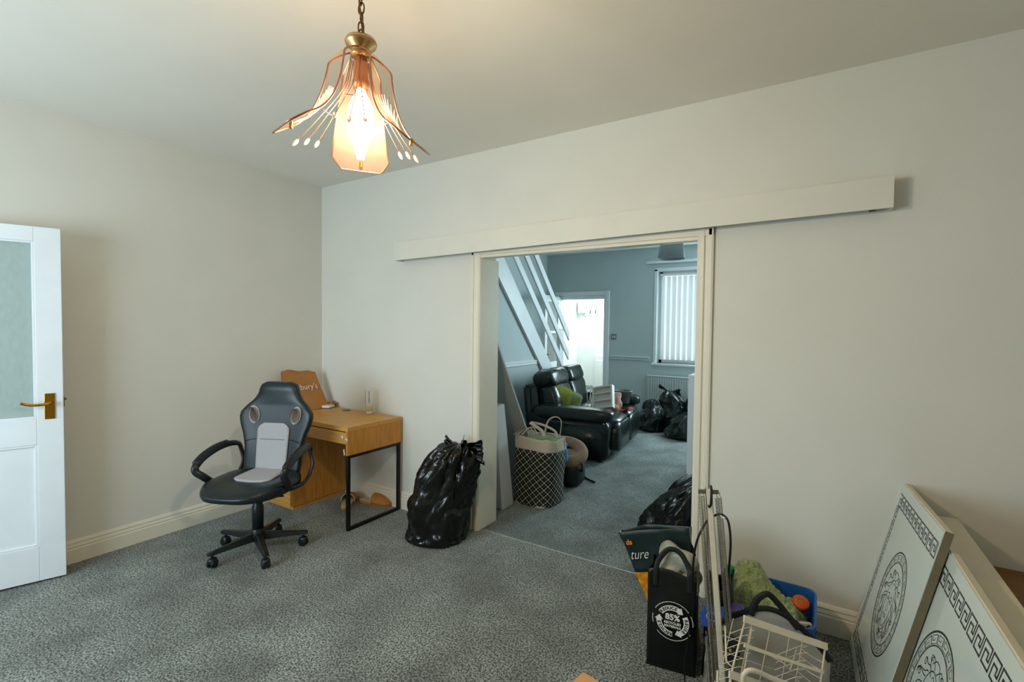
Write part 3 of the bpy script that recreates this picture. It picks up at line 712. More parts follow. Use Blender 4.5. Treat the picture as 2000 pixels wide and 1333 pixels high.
# white device
rp = PZ(634, 797, ZT)
de = thing('router', 'small white flat plastic box on desk behind the chair back', 'router', (rp.x, rp.y, ZT))
bm = BM(); box(bm, -.075, .075, -.045, .045, .003, .026, .008, seg=3); obj('case', bm, 'white', de, world=False, smooth=True)
bm = BM(); box(bm, -.073, .073, -.046, .046, 0, .004, .001); obj('base', bm, 'blackplastic', de, world=False); de.rotation_euler.z = .35
# tall glass
gp = PZ(722, 809, ZT); gx, gy = gp.x, gp.y-.005
gl = thing('drinking_glass', 'tall printed highball glass with drink dregs on oak desk', 'glass', (gx, gy, ZT))
obj('glass_body', lathe(BM(), [(.001, .001), (.026, .001), (.0285, .006), (.030, .10), (.0315, .215), (.029, .215), (.0275, .10), (.025, .03), (.001, .028)], 36, (gx, gy, ZT), cap=False), 'clear', gl, smooth=True)
obj('glass_base', lathe(BM(), [(.001, .003), (.0255, .003), (.0265, .026), (.001, .026)], 30, (gx, gy, ZT), cap=False), mat('thick_glass_base', S(226, 218, 206), .15, noise_scale=40, var=.08), gl, smooth=True)
obj('drink_dregs', lathe(BM(), [(.001, .030), (.0245, .031), (.0268, .062), (.0262, .066), (.001, .060)], 30, (gx, gy, ZT), cap=False), mat('milky_orange_drink', S(224, 186, 120), .5, noise_scale=60, var=.15), gl, smooth=True)
for k, a in enumerate((-150, -42)):
    m3 = basis(V((gx, gy, ZT+.145))+V((cos(radians(a)), sin(radians(a)), 0))*.0325, V((0, 0, -1)), V((cos(radians(a+90)), sin(radians(a+90)), 0)))
    text('printed_lettering', ('tom collins', 'highball')[0] if k == 0 else 'tom collins', .022, 'ink', m3, gl)

# ---- slippers
def slipper(px, py, rz, lab):
    p = PZ(px, py); s = thing('slipper', lab, 'slipper', (p.x, p.y, 0), rz, 'slippers under the desk'); s.scale = (1.22, 1.22, 1.22)
    def out(t):  # outline half width along length
        return .030+.016*sin(min(1, t*1.15)*pi*.9)+.004
    bm = BM(); rings = []
    N_ = 22
    ol = []
    for i in range(N_):
        a = 2*pi*i/N_; x = .135*cos(a); hw = .036+.011*(x/.135 > 0)*sin(max(0, x/.135)*pi)
        ol.append((x, hw*sp(sin(a), .85)))
    loft(bm, [[V((x*k, y*k, z_)) for x, y in ol] for k, z_ in ((.97, 0), (1, .004), (1, .014), (.98, .018))]); obj('sole', bm, 'tan', s, world=False, smooth=False)
    bm = BM(); loft(bm, [[V((x*k, y*k, z_)) for x, y in ol] for k, z_ in ((.93, .018), (.92, .021))]); obj('insole', bm, 'insole', s, world=False)
    bm = BM()
    def f(u, v):
        a = pi*u; x = -.01+.142*v; hw = (.046+.006*sin(v*pi))*sqrt(max(0, 1-max(0, (x-.02)/.118)**2.6)); hh = .012+.045*(1-v**2.2)
        return V((x, hw*cos(a), .014+hh*sin(a)**.8))
    grid(bm, f, 16, 16); o = obj('upper', bm, 'tan', s, world=False, smooth=True); md = o.modifiers.new('s', 'SOLIDIFY'); md.thickness = .003
    bm = BM(); tube(bm, [f(i/16, 0) for i in range(17)], .003, 6); obj('cream_trim', bm, 'insole', s, world=False, smooth=True)
slipper(733, 984, radians(12), 'tan suede mule slipper, wholly visible through black desk frame')
slipper(680, 984, radians(128), 'tan suede slipper behind front post of black desk frame')

# ---- gaming chair
ch = thing('office_chair', 'black and grey racing style swivel chair in front of oak desk', 'chair', (.80, -1.07, 0), radians(25))
def cobj(name, bm, m, par=None, smooth=True): return obj(name, bm, m, par or ch, world=False, smooth=smooth)
bm = BM(); lathe(bm, [(.034, .085), (.046, .09), (.048, .12), (.040, .15), (.036, .16)], 24); cobj('hub', bm, 'blackplastic')
bm = BM(); lathe(bm, [(.034, .15), (.036, .30), (.030, .31), (.028, .43)], 24); cobj('gas_column', bm, 'blackplastic')
for k in range(5):
    a = radians(-93-25+72*k)+0; d = V((cos(a), sin(a), 0)); s = V((-d.y, d.x, 0))
    bm = BM(); rings = []
    for t, wd, z0, z1 in ((.02, .030, .085, .135), (.10, .026, .085, .125), (.20, .022, .085, .112), (.285, .019, .082, .104), (.305, .014, .084, .098)):
        rings.append([d*t+s*wd+V((0, 0, z0)), d*t-s*wd+V((0, 0, z0)), d*t-s*wd*.75+V((0, 0, z1-.004)), d*t-s*wd*.4+V((0, 0, z1)), d*t+s*wd*.4+V((0, 0, z1)), d*t+s*wd*.75+V((0, 0, z1-.004))])
    loft(bm, rings); lg = cobj('leg', bm, 'blackplastic', smooth=False)
    bm = BM(); ca = a+.6*sin(k*2.1+1); cd = V((cos(ca), sin(ca), 0)); cs = V((-cd.y, cd.x, 0)); c0 = d*.285-cd*.012
    for q in (-1, 1):
        lathe(bm, [(.004, -.009), (.024, -.009), (.0275, -.005), (.0275, .006), (.022, .009), (.004, .009)], 20, mx=M.Translation(c0+cs*q*.014+V((0, 0, .0285))) @ basis((0, 0, 0), cd, V((0, 0, 1))))
    pillow(bm, c0+V((0, 0, .044)), (.058, .05, .04), .8, .8, mx=M.Rotation(ca, 4, 'Z'), nu=14, nv=8)
    tube(bm, [c0+V((0, 0, .05)), c0+V((0, 0, .088))], .008, 8); cobj('caster', bm, 'blackplastic', lg)
bm = BM(); box(bm, -.10, .10, -.14, .12, .405, .435, .008); box(bm, -.05, .05, -.08, .09, .375, .41, .008); cobj('tilt_mechanism', bm, 'blackmetal', smooth=False)
bm = BM(); tube(bm, [(.05, -.02, .39), (.16, -.03, .385), (.20, -.03, .39)], .006, 8); tube(bm, [(0, -.10, .40), (0, -.16, .395)], .022, 14); cobj('tilt_lever', bm, 'blackplastic')
# seat
NS = 44
def seat_out(a, k=1.0):
    x = .255*sp(cos(a), .62); y = .275*sp(sin(a), .62)-.075
    if y < -.1: x *= 1-.16*((-.1-y)/.25)**2
    if y > .05: x *= 1-.12*((y-.05)/.15)
    return x*k+.02, (y+.075)*k-.075
bm = BM(); rings = []
for z_, k_ in ((.432, .90), (.438, .97), (.455, 1.0), (.475, 1.005), (.492, .985), (.503, .93), (.508, .82), (.506, .66), (.500, .5), (.497, .3), (.496, .12)):
    rings.append([V((*seat_out(2*pi*i/NS, k_), z_+(.012*(abs(seat_out(2*pi*i/NS, k_)[0]-.02)/.25)**2 if z_ > .48 else 0)-(.02*max(0, (-seat_out(2*pi*i/NS, k_)[1]-.2)/.15) if z_ > .48 else 0))) for i in range(NS)])
loft(bm, rings); cobj('seat', bm, 'leather')
bm = BM()
def sp_(u, v):
    y = .185-.30*v; x = .02+(u-.5)*2*(.112+.018*v)*(1 if v < .9 else (1-(v-.9)*3.5))
    return V((x, y, .5035+.006*abs(u-.5)*2+.004*sin(v*pi)-.006*v))
grid(bm, sp_, 10, 12); o = cobj('seat_panel', bm, 'mesh'); md = o.modifiers.new('s', 'SOLIDIFY'); md.thickness = .010; md.offset = 0
# backrest
BW = [(.455, .195), (.52, .205), (.60, .207), (.67, .213), (.74, .232), (.80, .256), (.85, .268), (.885, .262), (.93, .225), (.97, .178), (1.01, .152), (1.05, .140), (1.078, .126), (1.092, .102)]
def bw(z):
    for (a, b), (c, d) in zip(BW, BW[1:]):
        if z <= c: return b+(d-b)*(z-a)/(c-a)
    return BW[-1][1]
yb = lambda z: .175+.14*(z-.455)+.05*max(0, z-.85)
def front(x, z):
    w_ = bw(z); return yb(z)-.040-.030*min(1, abs(x)/w_)**3*(1 if z < .9 else max(0, 1-(z-.9)/.1))-.02*max(0, (z-.93)/.1)*(z < 2)
bm = BM(); rings = []; NB = 48
zs = [.455+.637*i/40 for i in range(41)]
for i, z_ in enumerate(zs):
    k_ = 1 if 0 < i < 40 else .92; e = sin(min(1, min(i, 40-i)/3)*pi/2)*.4+.6
    w_ = bw(z_)*k_; r = []
    for j in range(NB):
        a = 2*pi*j/NB; x = w_*sp(cos(a), .55); yy = sp(sin(a), .55)
        f_ = front(x, z_)*.999; b_ = yb(z_)+.035-.02*(abs(x)/w_)**2
        mid = (f_+b_)/2; hd = (b_-f_)/2*e
        r.append(V((x, mid+hd*yy, z_)))
    rings.append(r)
loft(bm, rings)
back = cobj('backrest', bm, 'leather')
cut = BM()
HX, HZ, HA, HB = .155, .868, .034, .056
for s in (-1, 1):
    tl = s*.22
    ol = [V((s*HX+HA*cos(a)*cos(tl)+HB*sin(a)*sin(tl), 0, HZ-HA*cos(a)*sin(tl)*1+HB*sin(a)*cos(tl))) for a in [2*pi*i/28 for i in range(28)]]
    prism(cut, [p+V((0, -.2, 0)) for p in ol], (0, .8, 0))
    rg = BM(); tube(rg, [V((p.x, front(p.x, p.z)-.001, p.z)) for p in ol], .0075, 8, True)
    inn = [[V((HX*s+(p.x-HX*s)*.99, yy_, HZ+(p.z-HZ)*.99)) for p in ol] for yy_ in (yb(HZ)-.07, yb(HZ)+.03)]
    ir = BM(); loft(ir, inn, cap=False)
    q = cobj('hole_rim', rg, 'mesh'); cobj('hole_lining', ir, 'mesh', q)
bmesh.ops.recalc_face_normals(cut, faces=cut.faces)
cm = bpy.data.meshes.new('cut'); cut.to_mesh(cm); cut.free(); cu = bpy.data.objects.new('cut', cm); COL.objects.link(cu)
cu.parent = ch
md = back.modifiers.new('b', 'BOOLEAN'); md.operation = 'DIFFERENCE'; md.object = cu; md.solver = 'EXACT'
dg = bpy.context.evaluated_depsgraph_get(); dg.update()
nm_ = bpy.data.meshes.new_from_object(back.evaluated_get(dg)); back.modifiers.clear(); back.data = nm_
for p in nm_.polygons: p.use_smooth = True
bpy.data.objects.remove(cu)
try: nm_.set_sharp_from_angle(angle=radians(45))
except Exception: pass
bm = BM()
def bp_(u, v):
    z_ = .475+.34*v; hw = (.108+.008*sin(v*pi*.5))*(1 if v < .86 else sqrt(max(.0, 1-((v-.86)/.14)**2*.62)))
    x = (u-.5)*2*hw; return V((x, front(x, z_)-.004, z_))
grid(bm, bp_, 12, 24); o = cobj('back_panel', bm, 'mesh'); md = o.modifiers.new('s', 'SOLIDIFY'); md.thickness = .010; md.offset = 0
bm = BM()
for s in (-1, 1): tube(bm, [V((s*x, front(x, z_)-.001, z_)) for x, z_ in ((.125, .705), (.16, .70), (.20, .69))], .0022, 6)
tube(bm, [V((x, front(x, .705)-.0095, .705)) for x in (-.09, -.03, .03, .09)], .0015, 6)
cobj('seam_piping', bm, 'blackplastic')
for s in (-1, 1):
    X = s*.275
    pts = [(X*.98+.0, .175, .665), (X*1.04, .10, .678), (X*1.08, 0, .668), (X*1.1, -.10, .638), (X*1.1, -.165, .600), (X*1.08, -.175, .565), (X*1.03, -.155, .53), (X*.97, -.115, .49), (X*.93, -.07, .455), (X*.93, .02, .445), (X*.93, .10, .452), (X*.93, .155, .49), (X*.93, .185, .55), (X*.93, .19, .62)]
    pts = [V(p)+V((.02*(p[2] < .56), 0, 0)) for p in pts]
    bm = BM(); tube(bm, smoothpts(pts, 4, True), .012, 10, True, flat=1.9, nref=(0, 0, 1) if False else None); arm = cobj('armrest', bm, 'blackplastic')
    bm = BM(); tube(bm, smoothpts([V(p)+V((0, 0, .008)) for p in pts[1:5]], 4), .013, 12, flat=2.0); cobj('arm_pad', bm, 'blackplastic', arm)

# ---- bin liners
def binbag(name, label, cx, cy, prof, ecc=1.0, rz=0, lean=(0, 0), seed=0, m='bag', nu=96, nv=60, ridge=.03, lump=.035, crease=.022, ears=(), group=None, neck=None):
    """prof: (z, radius) rows; the sheet is gathered into radial pleats towards the top"""
    zs_ = [p[0] for p in prof]; zm = zs_[-1]; P = smoothpts([V((p[1], 0, p[0])) for p in prof], 8)
    n = len(P); rnd = random.Random(seed); ph = [rnd.uniform(0, 6.28) for _ in range(6)]
    bm = BM(); rings = []
    for i in range(n):
        r, z_ = P[i].x, P[i].z; t = max(0, z_/zm); row = []
        for k in range(nu):
            a = 2*pi*k/nu
            q = V((cos(a), sin(a), 0))
            d = lump*noise.noise(V((q.x*1.6+seed, q.y*1.6, z_*5)))*2 + lump*.5*noise.noise(V((q.x*4+seed, q.y*4, z_*11+a)))
            g = max(0, (t-.25)/.75)**1.2
            d += ridge*g*(abs(sin(a*5.5+ph[0]+2.2*noise.noise(V((q.x, q.y, z_*3+seed)))))-.5) + ridge*.5*g*(abs(sin(a*11.5+ph[1]+z_*6))-.5)
            d -= crease*(max(0, 1-2.8*abs(noise.noise(V((q.x*2.4+seed, q.y*2.4+z_*3.2, z_*5.2-q.x*1.5)))))**2 + .6*max(0, 1-3*abs(noise.noise(V((q.x*5+z_*6, q.y*5+seed, z_*9+q.x*3)))))**2)
            rr = max(.004, r+d*min(1, r/.10)*min(1, .25+z_/.05))
            x = rr*cos(a); y = rr*ecc*sin(a); 
            row.append(V((cx+x*cos(rz)-y*sin(rz)+lean[0]*t*t, cy+x*sin(rz)+y*cos(rz)+lean[1]*t*t, max(.001, z_+(.25*d if z_ > .05 else 0)))))
        rings.append(row)
    loft(bm, rings)
    o = obj(name, bm, m, smooth=True); tag(o, label, 'bag', group)
    top = V((cx+lean[0], cy+lean[1], zm))
    for j, (dx, dy, dz, wd) in enumerate(ears):
        d = V((dx, dy, dz)); s = d.cross(V((.3, 1, .2))).normalized()
        bm = BM()
        def ef(u, v, j=j):
            ww = wd*(.18+.82*v); a = (u-.5)
            return top+V((0, 0, -.035))+d*(v*1.05)+s*(a*2*ww)+V((.3, -.8, 0)).normalized()*(.022*v*sin(u*16+j*2))+V((0, 0, .022*v*noise.noise(V((u*6, v*3, seed+j)))))
        grid(bm, ef, 22, 10); e = obj('tied_end', bm, m, o, smooth=True); md = e.modifiers.new('s', 'SOLIDIFY'); md.thickness = .0016
    return o
binbag('bin_liner', 'full glossy black bin liner standing against the left door jamb', 1.625, -.265,
       [(.001, .02), (.001, .16), (.004, .215), (.02, .238), (.07, .245), (.18, .238), (.32, .225), (.44, .208), (.54, .190), (.61, .165), (.655, .125), (.675, .06), (.672, .02)], ecc=.82, rz=.25, lean=(.17, .05), seed=3, ridge=.05, lump=.030,
       ears=((-.12, 0, .05, .05), (.05, .02, .06, .05), (.17, .03, .0, .10), (.10, -.05, .03, .07)))

# ================================================================== ROOM 2 THINGS
# ---- reclining sofa
sf = thing('reclining_sofa', 'black leather two-seat recliner sofa in front of the white staircase', 'sofa', (1.975, 2.15, 0), radians(6))
def sobj(name, bm, par=None, m='sofa', smooth=True): return obj(name, bm, m, par or sf, world=False, smooth=smooth)
bm = BM(); box(bm, -.95, -.07, .03, 1.52, .02, .30, .02); sobj('base', bm, smooth=False)
def armside(y0, y1):
    pr = [(-.98, .03), (-.06, .03), (-.02, .06), (-.01, .36), (-.03, .43), (-.10, .475), (-.20, .49), (-.96, .49)]
    bm = BM(); prism(bm, [V((x, y0, z)) for x, z in pr], (0, y1-y0, 0)); bmesh.ops.bevel(bm, geom=bm.edges[:], offset=.018, segments=3, affect='EDGES')
    a = sobj('arm', bm)
    bm = BM(); pillow(bm, (-.44, (y0+y1)/2, .515), (.94, y1-y0+.05, .15), .45, .42, wr=.012, wf=7); sobj('arm_pad', bm, a)
    pr2 = [(-.72, .09), (-.10, .09), (-.06, .13), (-.07, .30), (-.13, .37), (-.24, .40), (-.72, .40)]
    yy = y0-.006 if y0 < .5 else y1-.004
    bm = BM(); prism(bm, [V((x, yy, z)) for x, z in pr2], (0, .010, 0)); bmesh.ops.bevel(bm, geom=bm.edges[:], offset=.003, segments=2, affect='EDGES'); sobj('side_panel', bm, a)
armside(0, .20); armside(1.40, 1.58)
for k, (y0, y1) in enumerate(((.20, .80), (.80, 1.40))):
    ym = (y0+y1)/2
    bm = BM(); pillow(bm, (-.38, ym, .375), (.86, y1-y0+.01, .22), .5, .4, wr=.02, wf=6, seed=k); s_ = sobj('seat_cushion', bm)
    bm = BM(); pillow(bm, (-.005, ym, .25), (.16, y1-y0+.005, .36), .6, .4, wr=.015, wf=7, seed=k+4); sobj('front_cushion', bm, s_)
    R_ = M.Rotation(radians(-16), 4, 'Y')
    bm = BM(); pillow(bm, (-.79, ym, .60), (.26, y1-y0+.01, .46), .55, .4, mx=R_, wr=.025, wf=6, seed=k+8); b_ = sobj('back_cushion', bm)
    bm = BM(); pillow(bm, (-.87, ym, .850), (.31, y1-y0+.0, .25), .6, .42, mx=R_, wr=.03, wf=8, seed=k+13); sobj('headrest', bm, b_)
bm = BM(); hexa(bm, [(-.98, .04, .05), (-.88, .04, .05), (-.88, 1.54, .05), (-.98, 1.54, .05), (-1.06, .04, .80), (-.94, .04, .80), (-.94, 1.54, .80), (-1.06, 1.54, .80)]); bmesh.ops.bevel(bm, geom=bm.edges[:], offset=.03, segments=4, affect='EDGES'); sobj('back_shell', bm)
for a in ((-.85, .06), (-.10, .06), (-.85, 1.50), (-.10, 1.50)): 
    bm = BM(); lathe(bm, [(.025, 0), (.022, .03)], 12, (a[0], a[1], 0)); sobj('foot', bm, None, 'blackplastic')
bm = BM(); lathe(bm, [(.012, 0), (.010, .008), (.0, .009)], 14, mx=M.Translation((-.05, -.004, .44)) @ M.Rotation(radians(90), 4, 'X')); sobj('recline_button', bm, None, 'steel')

def cushion(name, label, px, py, y, sx, sz, th, roll, m, piping=None, turn=0):
    c = PY(px, py, y); n = (CP-c); n.z *= .4; n.normalize(); n = M.Rotation(turn, 3, 'Z') @ n
    ex = V((0, 0, 1)).cross(n).normalized(); ey = n.cross(ex); R_ = M.Rotation(roll, 3, n)
    mx = basis((0, 0, 0), R_ @ ex, R_ @ ey)
    bm = BM(); pillow(bm, c, (sx, sz, th), 1.0, .32, mx=mx, wr=.012, wf=9, seed=px, nu=40, nv=20)
    o = obj(name, bm, m, smooth=True); tag(o, label, 'cushion')
    bm = BM(); pts = []
    for i in range(40):
        a = 2*pi*i/40; pts.append(c+(mx.to_3x3() @ V((sx/2*sp(cos(a), .32), sz/2*sp(sin(a), .32), 0))))
    tube(bm, pts, .005, 6, True); obj('piping', bm, piping or m, o, smooth=True)
    return o
cushion('cushion', 'olive green velvet cushion leaning upright on the black sofa arm', 1092, 779, 2.44, .33, .31, .15, radians(-16), 'olive', turn=.5)
cushion('cushion', 'pale sage green cushion tucked behind the olive cushion on sofa', 1108, 786, 2.62, .34, .30, .12, radians(-20), 'sage', turn=.3)
# louvred white tray
q = [PY(1147, 759, 2.80), PY(1186, 753, 2.80), PY(1194, 796, 2.68), PY(1156, 800, 2.68)]
ex = (q[1]-q[0]); ey = (q[0]-q[3]); W_ = ex.length; H_ = ey.length; mx = basis(q[3], ex, ey)
rk = thing('shelf_crate', 'small white slatted crate standing on end on the far sofa seat', 'crate', q[3].lerp(q[2], .5))
for nm, a in (('frame_side', (0, .022, 0, H_)), ('frame_side', (W_-.022, W_, 0, H_)), ('frame_side', (.022, W_-.022, 0, .02)), ('frame_side', (.022, W_-.022, H_-.02, H_))): obj(nm, B(a[0], a[1], a[2], a[3], -.07, .0, .002, mx), 'white', rk)
obj('back_board', B(.02, W_-.02, .02, H_-.02, -.07, -.06, 0, mx), 'white', rk)
for t in (.36, .68): obj('slat', B(.022, W_-.022, H_*t-.006, H_*t+.006, -.06, -.006, .001, mx), 'white', rk)
# items heaped at the far end of the sofa
p = PY(1222-14, 778, 3.30)
tb = thing('plastic_tub', 'dark grey plastic tub on the far end of the sofa', 'tub', (p.x+.04, 3.36, .50))
bm = BM(); lathe(bm, [(.001, 0), (.085, 0), (.115, .15), (.122, .155), (.122, .165), (.108, .165), (.08, .01), (.001, .01)], 32, cap=False); obj('tub_body', bm, 'darkgrey', tb, world=False, smooth=True)
bm = BM(); tube(bm, smoothpts([(.12, 0, .15), (.13, -.03, .10), (.125, 0, .05)], 5), .004, 6); obj('tub_handle', bm, 'darkgrey', tb, world=False, smooth=True)
p = PY(1201, 778, 3.0)
bm = BM(); pillow(bm, (p.x, 3.0, .565), (.17, .16, .22), .8, .7, wr=.05, wf=12, seed=3, nu=36, nv=24); pillow(bm, (p.x-.015, 2.98, .50), (.16, .20, .12), .8, .8, wr=.05, wf=12, seed=9, nu=30, nv=16)
tag(obj('soft_toy', bm, 'pink', smooth=True), 'dusty pink plush bundle beside the white slatted crate on sofa', 'plush')
p = PY(1212, 788, 3.0)
bm = BM(); grid(bm, lambda u, v: V((p.x-.10+.24*u, 2.93+.16*v, .478+.03*noise.noise(V((u*4, v*4, 0)))+.02*sin(u*9))), 24, 12); o = obj('cloth', bm, 'red', smooth=True); o.modifiers.new('s', 'SOLIDIFY').thickness = .008; tag(o, 'dark red cloth lying on the far sofa seat in front of grey tub', 'cloth')
p = PY(1150, 757, 3.0)
bm = BM()
for k in range(5): tube(bm, smoothpts([p+V((.03*sin(k*2.2), .02*k, -.22)), p+V((.04*sin(k*2+1), .02*k, -.02)), p+V((.05*sin(k*3+2), .02, .02)), p+V((.06*cos(k*2), 0, -.03))], 5), .005, 6)
o = obj('wire_bundle', bm, 'white', smooth=True); tag(o, 'white looped wires sticking up behind the white slatted crate', 'wires'); o['kind'] = 'stuff'

# ---- bin liners in the far room
G2 = 'bin liners below the far window'
binbag('bin_liner', 'low black bin liner nearest the sofa end, leftmost of the far heap', 1.86, 4.22, [(.001, .02), (.001, .13), (.02, .19), (.12, .21), (.25, .19), (.36, .14), (.43, .08), (.45, .02)], lean=(.02, 0), seed=11, m='bag2', group=G2, nu=56)
binbag('bin_liner', 'tall black bin liner with a knotted tail in front of radiator', 2.12, 4.38, [(.001, .02), (.001, .15), (.02, .20), (.2, .215), (.38, .20), (.50, .15), (.56, .08), (.575, .02)], lean=(-.05, 0), seed=12, m='bag2', ears=((-.16, 0, .10, .03), (.14, .0, .03, .06)), group=G2, nu=56)
binbag('bin_liner', 'black bin liner with a pale scrap on top, beside the white cabinet', 2.48, 4.36, [(.001, .02), (.001, .13), (.02, .18), (.2, .20), (.38, .18), (.50, .13), (.55, .06), (.56, .02)], lean=(-.06, 0), seed=15, m='bag2', group=G2, nu=56)
binbag('bin_liner', 'squat black bin liner at the front of the far heap', 2.36, 3.98, [(.001, .02), (.001, .18), (.02, .25), (.10, .26), (.2, .22), (.29, .15), (.34, .07), (.35, .02)], lean=(.10, .02), seed=17, m='bag2', group=G2, nu=56)
bm = BM(); grid(bm, lambda u, v: V((2.40+.11*u, 4.32+.06*v, .575+.02*sin(u*pi)+.01*noise.noise(V((u*4, v*4, 7))))), 10, 6); o = obj('paper_scrap', bm, 'print_white', smooth=True); o.modifiers.new('s', 'SOLIDIFY').thickness = .004; tag(o, 'pale scrap lying on top of a far black bin liner', 'paper')
binbag('bin_liner', 'gathered black bin liner slumped behind the right door jamb', 3.10, .60, [(.001, .02), (.001, .20), (.015, .255), (.08, .27), (.2, .26), (.32, .23), (.42, .18), (.50, .11), (.55, .05), (.56, .02)], lean=(.26, -.06), seed=21, ridge=.055, ecc=.9, rz=.4)

# ---- cabinet
cbx = thing('cabinet', 'plain white cabinet standing just beyond the right door jamb', 'cabinet', (3.10, 2.46, 0))
obj('cabinet_body', B(2.835, 3.30, 2.06, 2.86, .06, 1.02, .003), 'gloss_cool', cbx)
obj('cabinet_top', B(2.82, 3.32, 2.05, 2.88, 1.02, 1.045, .003), 'gloss_cool', cbx)
obj('plinth', B(2.86, 3.28, 2.09, 2.84, 0, .06), 'gloss_cool', cbx)
for y0, y1, yk in ((2.065, 2.457, 2.42), (2.463, 2.855, 2.50)):
    d_ = obj('cabinet_door', B(2.819, 2.835, y0, y1, .07, 1.01, .002), 'gloss_cool', cbx)
    bm = BM(); lathe(bm, [(.006, 0), (.014, .012), (.012, .02), (.001, .022)], 14, mx=M.Translation((2.819, yk, .60)) @ M.Rotation(radians(-90), 4, 'Y')); obj('knob', bm, 'steel', d_, smooth=True)

# ---- laundry hamper
hc = V((1.885, .80, 0)); hp_ = thing('laundry_hamper', 'black and white trellis patterned laundry hamper with cream top and rope handles', 'hamper', hc)
def hring(a, z):
    t = z/.62; r = .182+.006*sin(t*3)+.006*noise.noise(V((cos(a)*2, sin(a)*2, z*7)))
    a2 = a+.25
    return hc+V((-.02+.015*t+r*sp(cos(a2), .62)*1.06, r*sp(sin(a2), .62)*.98, z+(.018*cos(a+2.4)*t)))
bm = BM(); NU = 64; zr = [.002, .01, .03]+[.03+.43*i/16 for i in range(1, 17)]
vs = grid(bm, lambda u, v: hring(2*pi*u, zr[int(round(v*(len(zr)-1)))])*1.0, NU, len(zr)-1)
uvl = bm.loops.layers.uv.new('uv')
for j in range(len(zr)-1):
    for i in range(NU): pass
idx = {}
al_ = [0]
for i in range(NU): al_.append(al_[-1]+(hring(2*pi*(i+1)/NU, .2)-hring(2*pi*i/NU, .2)).length)
for j, row in enumerate(vs):
    for i, v in enumerate(row): idx[v] = (al_[i]/al_[-1]*20.0, zr[j]/.060)
for f in bm.faces:
    us = [idx[l.vert][0] for l in f.loops]
    for l in f.loops:
        a_, b_ = idx[l.vert]; l[uvl].uv = (a_+(20.0 if a_ == 0 and max(us) > 10 else 0), b_)
o = bpy.data.objects.new('tmp', bpy.data.meshes.new('x'))
me = bpy.data.meshes.new('hamper_body'); bm.to_mesh(me); bm.free(); bpy.data.objects.remove(o)
hb = obj('hamper_body', me, 'trellis', hp_, smooth=True); hb.modifiers.new('s', 'SOLIDIFY').thickness = .003
bm = BM(); grid(bm, lambda u, v: hring(2*pi*u, .455+.105*v)+V((0, 0, .006*sin(u*40)*v))+(hring(2*pi*u, .46)-hc-V((0, 0, .46)))*(.012*sin(u*34+v*3)), 96, 8)
o = obj('cream_band', bm, 'hamper_cream', hp_, smooth=True); o.modifiers.new('s', 'SOLIDIFY').thickness = .003
bm = BM(); loft(bm, [[hc+V((-.02+.19*sp(cos(a+.25), .62)*k, .18*sp(sin(a+.25), .62)*k, z_)) for a in [2*pi*i/40 for i in range(40)]] for k, z_ in ((1, 0), (1, .012))]); obj('hamper_base', bm, 'hamper_cream', hp_)
def hh(pts, nm, r=.014, fl=.25): bm = BM(); tube(bm, smoothpts(pts, 6), r, 8, flat=fl); o = obj(nm, bm, 'hamper_cream', hp_, smooth=True)
hh([PY(1062, 852, .70), PY(1058, 842, .70), PY(1040, 829, .66), PY(1036, 826, .66), PY(1046, 827, .70), PY(1064, 832, .72), PY(1084, 843, .74), PY(1088, 856, .76)], 'carry_handle')
hh([PY(1064, 856, .92), PY(1066, 836, .94), PY(1073, 820, .96), PY(1086, 815, .96), PY(1096, 823, .94), PY(1094, 848, .88), PY(1090, 858, .86)], 'carry_handle', .008, .4)
bm = BM(); 
for k in range(3): tube(bm, smoothpts([PY(1003+k*8, 850, .7), PY(1015+k*8, 842-k*2, .8), PY(1030+k*6, 838-k, .85), PY(1040+k*5, 850, .8)], 6), .005, 6)
obj('drawstring', bm, 'hamper_cream', hp_, smooth=True); hp_.children[-1]['kind'] = 'stuff'
bm = BM(); pillow(bm, hc+V((0, 0, .47)), (.33, .31, .16), .7, .6, wr=.06, wf=11, seed=4); tag(obj('laundry', bm, 'sage', smooth=True), 'pale green laundry heaped inside the trellis patterned hamper', 'laundry')

# ---- long white carton and pale board leaning behind the left jamb
bm = BM(); hexa(bm, [(1.60, .425, .0), (1.744, .425, .0), (1.744, .59, .0), (1.60, .59, .0), (1.63, .25, .863), (1.772, .25, .863), (1.762, .405, .875), (1.62, .405, .875)]); bmesh.ops.bevel(bm, geom=bm.edges[:], offset=.003, segments=1, affect='EDGES')
o = obj('long_carton', bm, 'boxwhite'); tag(o, 'tall narrow white carton leaning behind the left door jamb', 'box')
bm = BM(); bar(bm, (1.70, .33, .876), (1.73, .37, .877), .02, .002); obj('tape', bm, 'kraft', o)
P0 = V((1.755, .235, 1.47)); P1 = PY(1028, 840, .80); dv_ = (P1-P0); P2 = P0+dv_*((P0.z-.003)/-dv_.z)
bm = BM(); nb = V((0, -(P0-P2).z, (P0-P2).y)).normalized()*.018
hexa(bm, [P2+V((-.62, 0, 0)), P2, P2-nb+V((0, 0, 0)), P2+V((-.62, 0, 0))-nb, P0+V((-.62, 0, 0)), P0, P0-nb, P0+V((-.62, 0, 0))-nb])
o = obj('leaning_board', bm, 'board'); tag(o, 'large pale flat board leaning behind the white carton', 'board'); o.location.z = max(0.0, o.location.z)

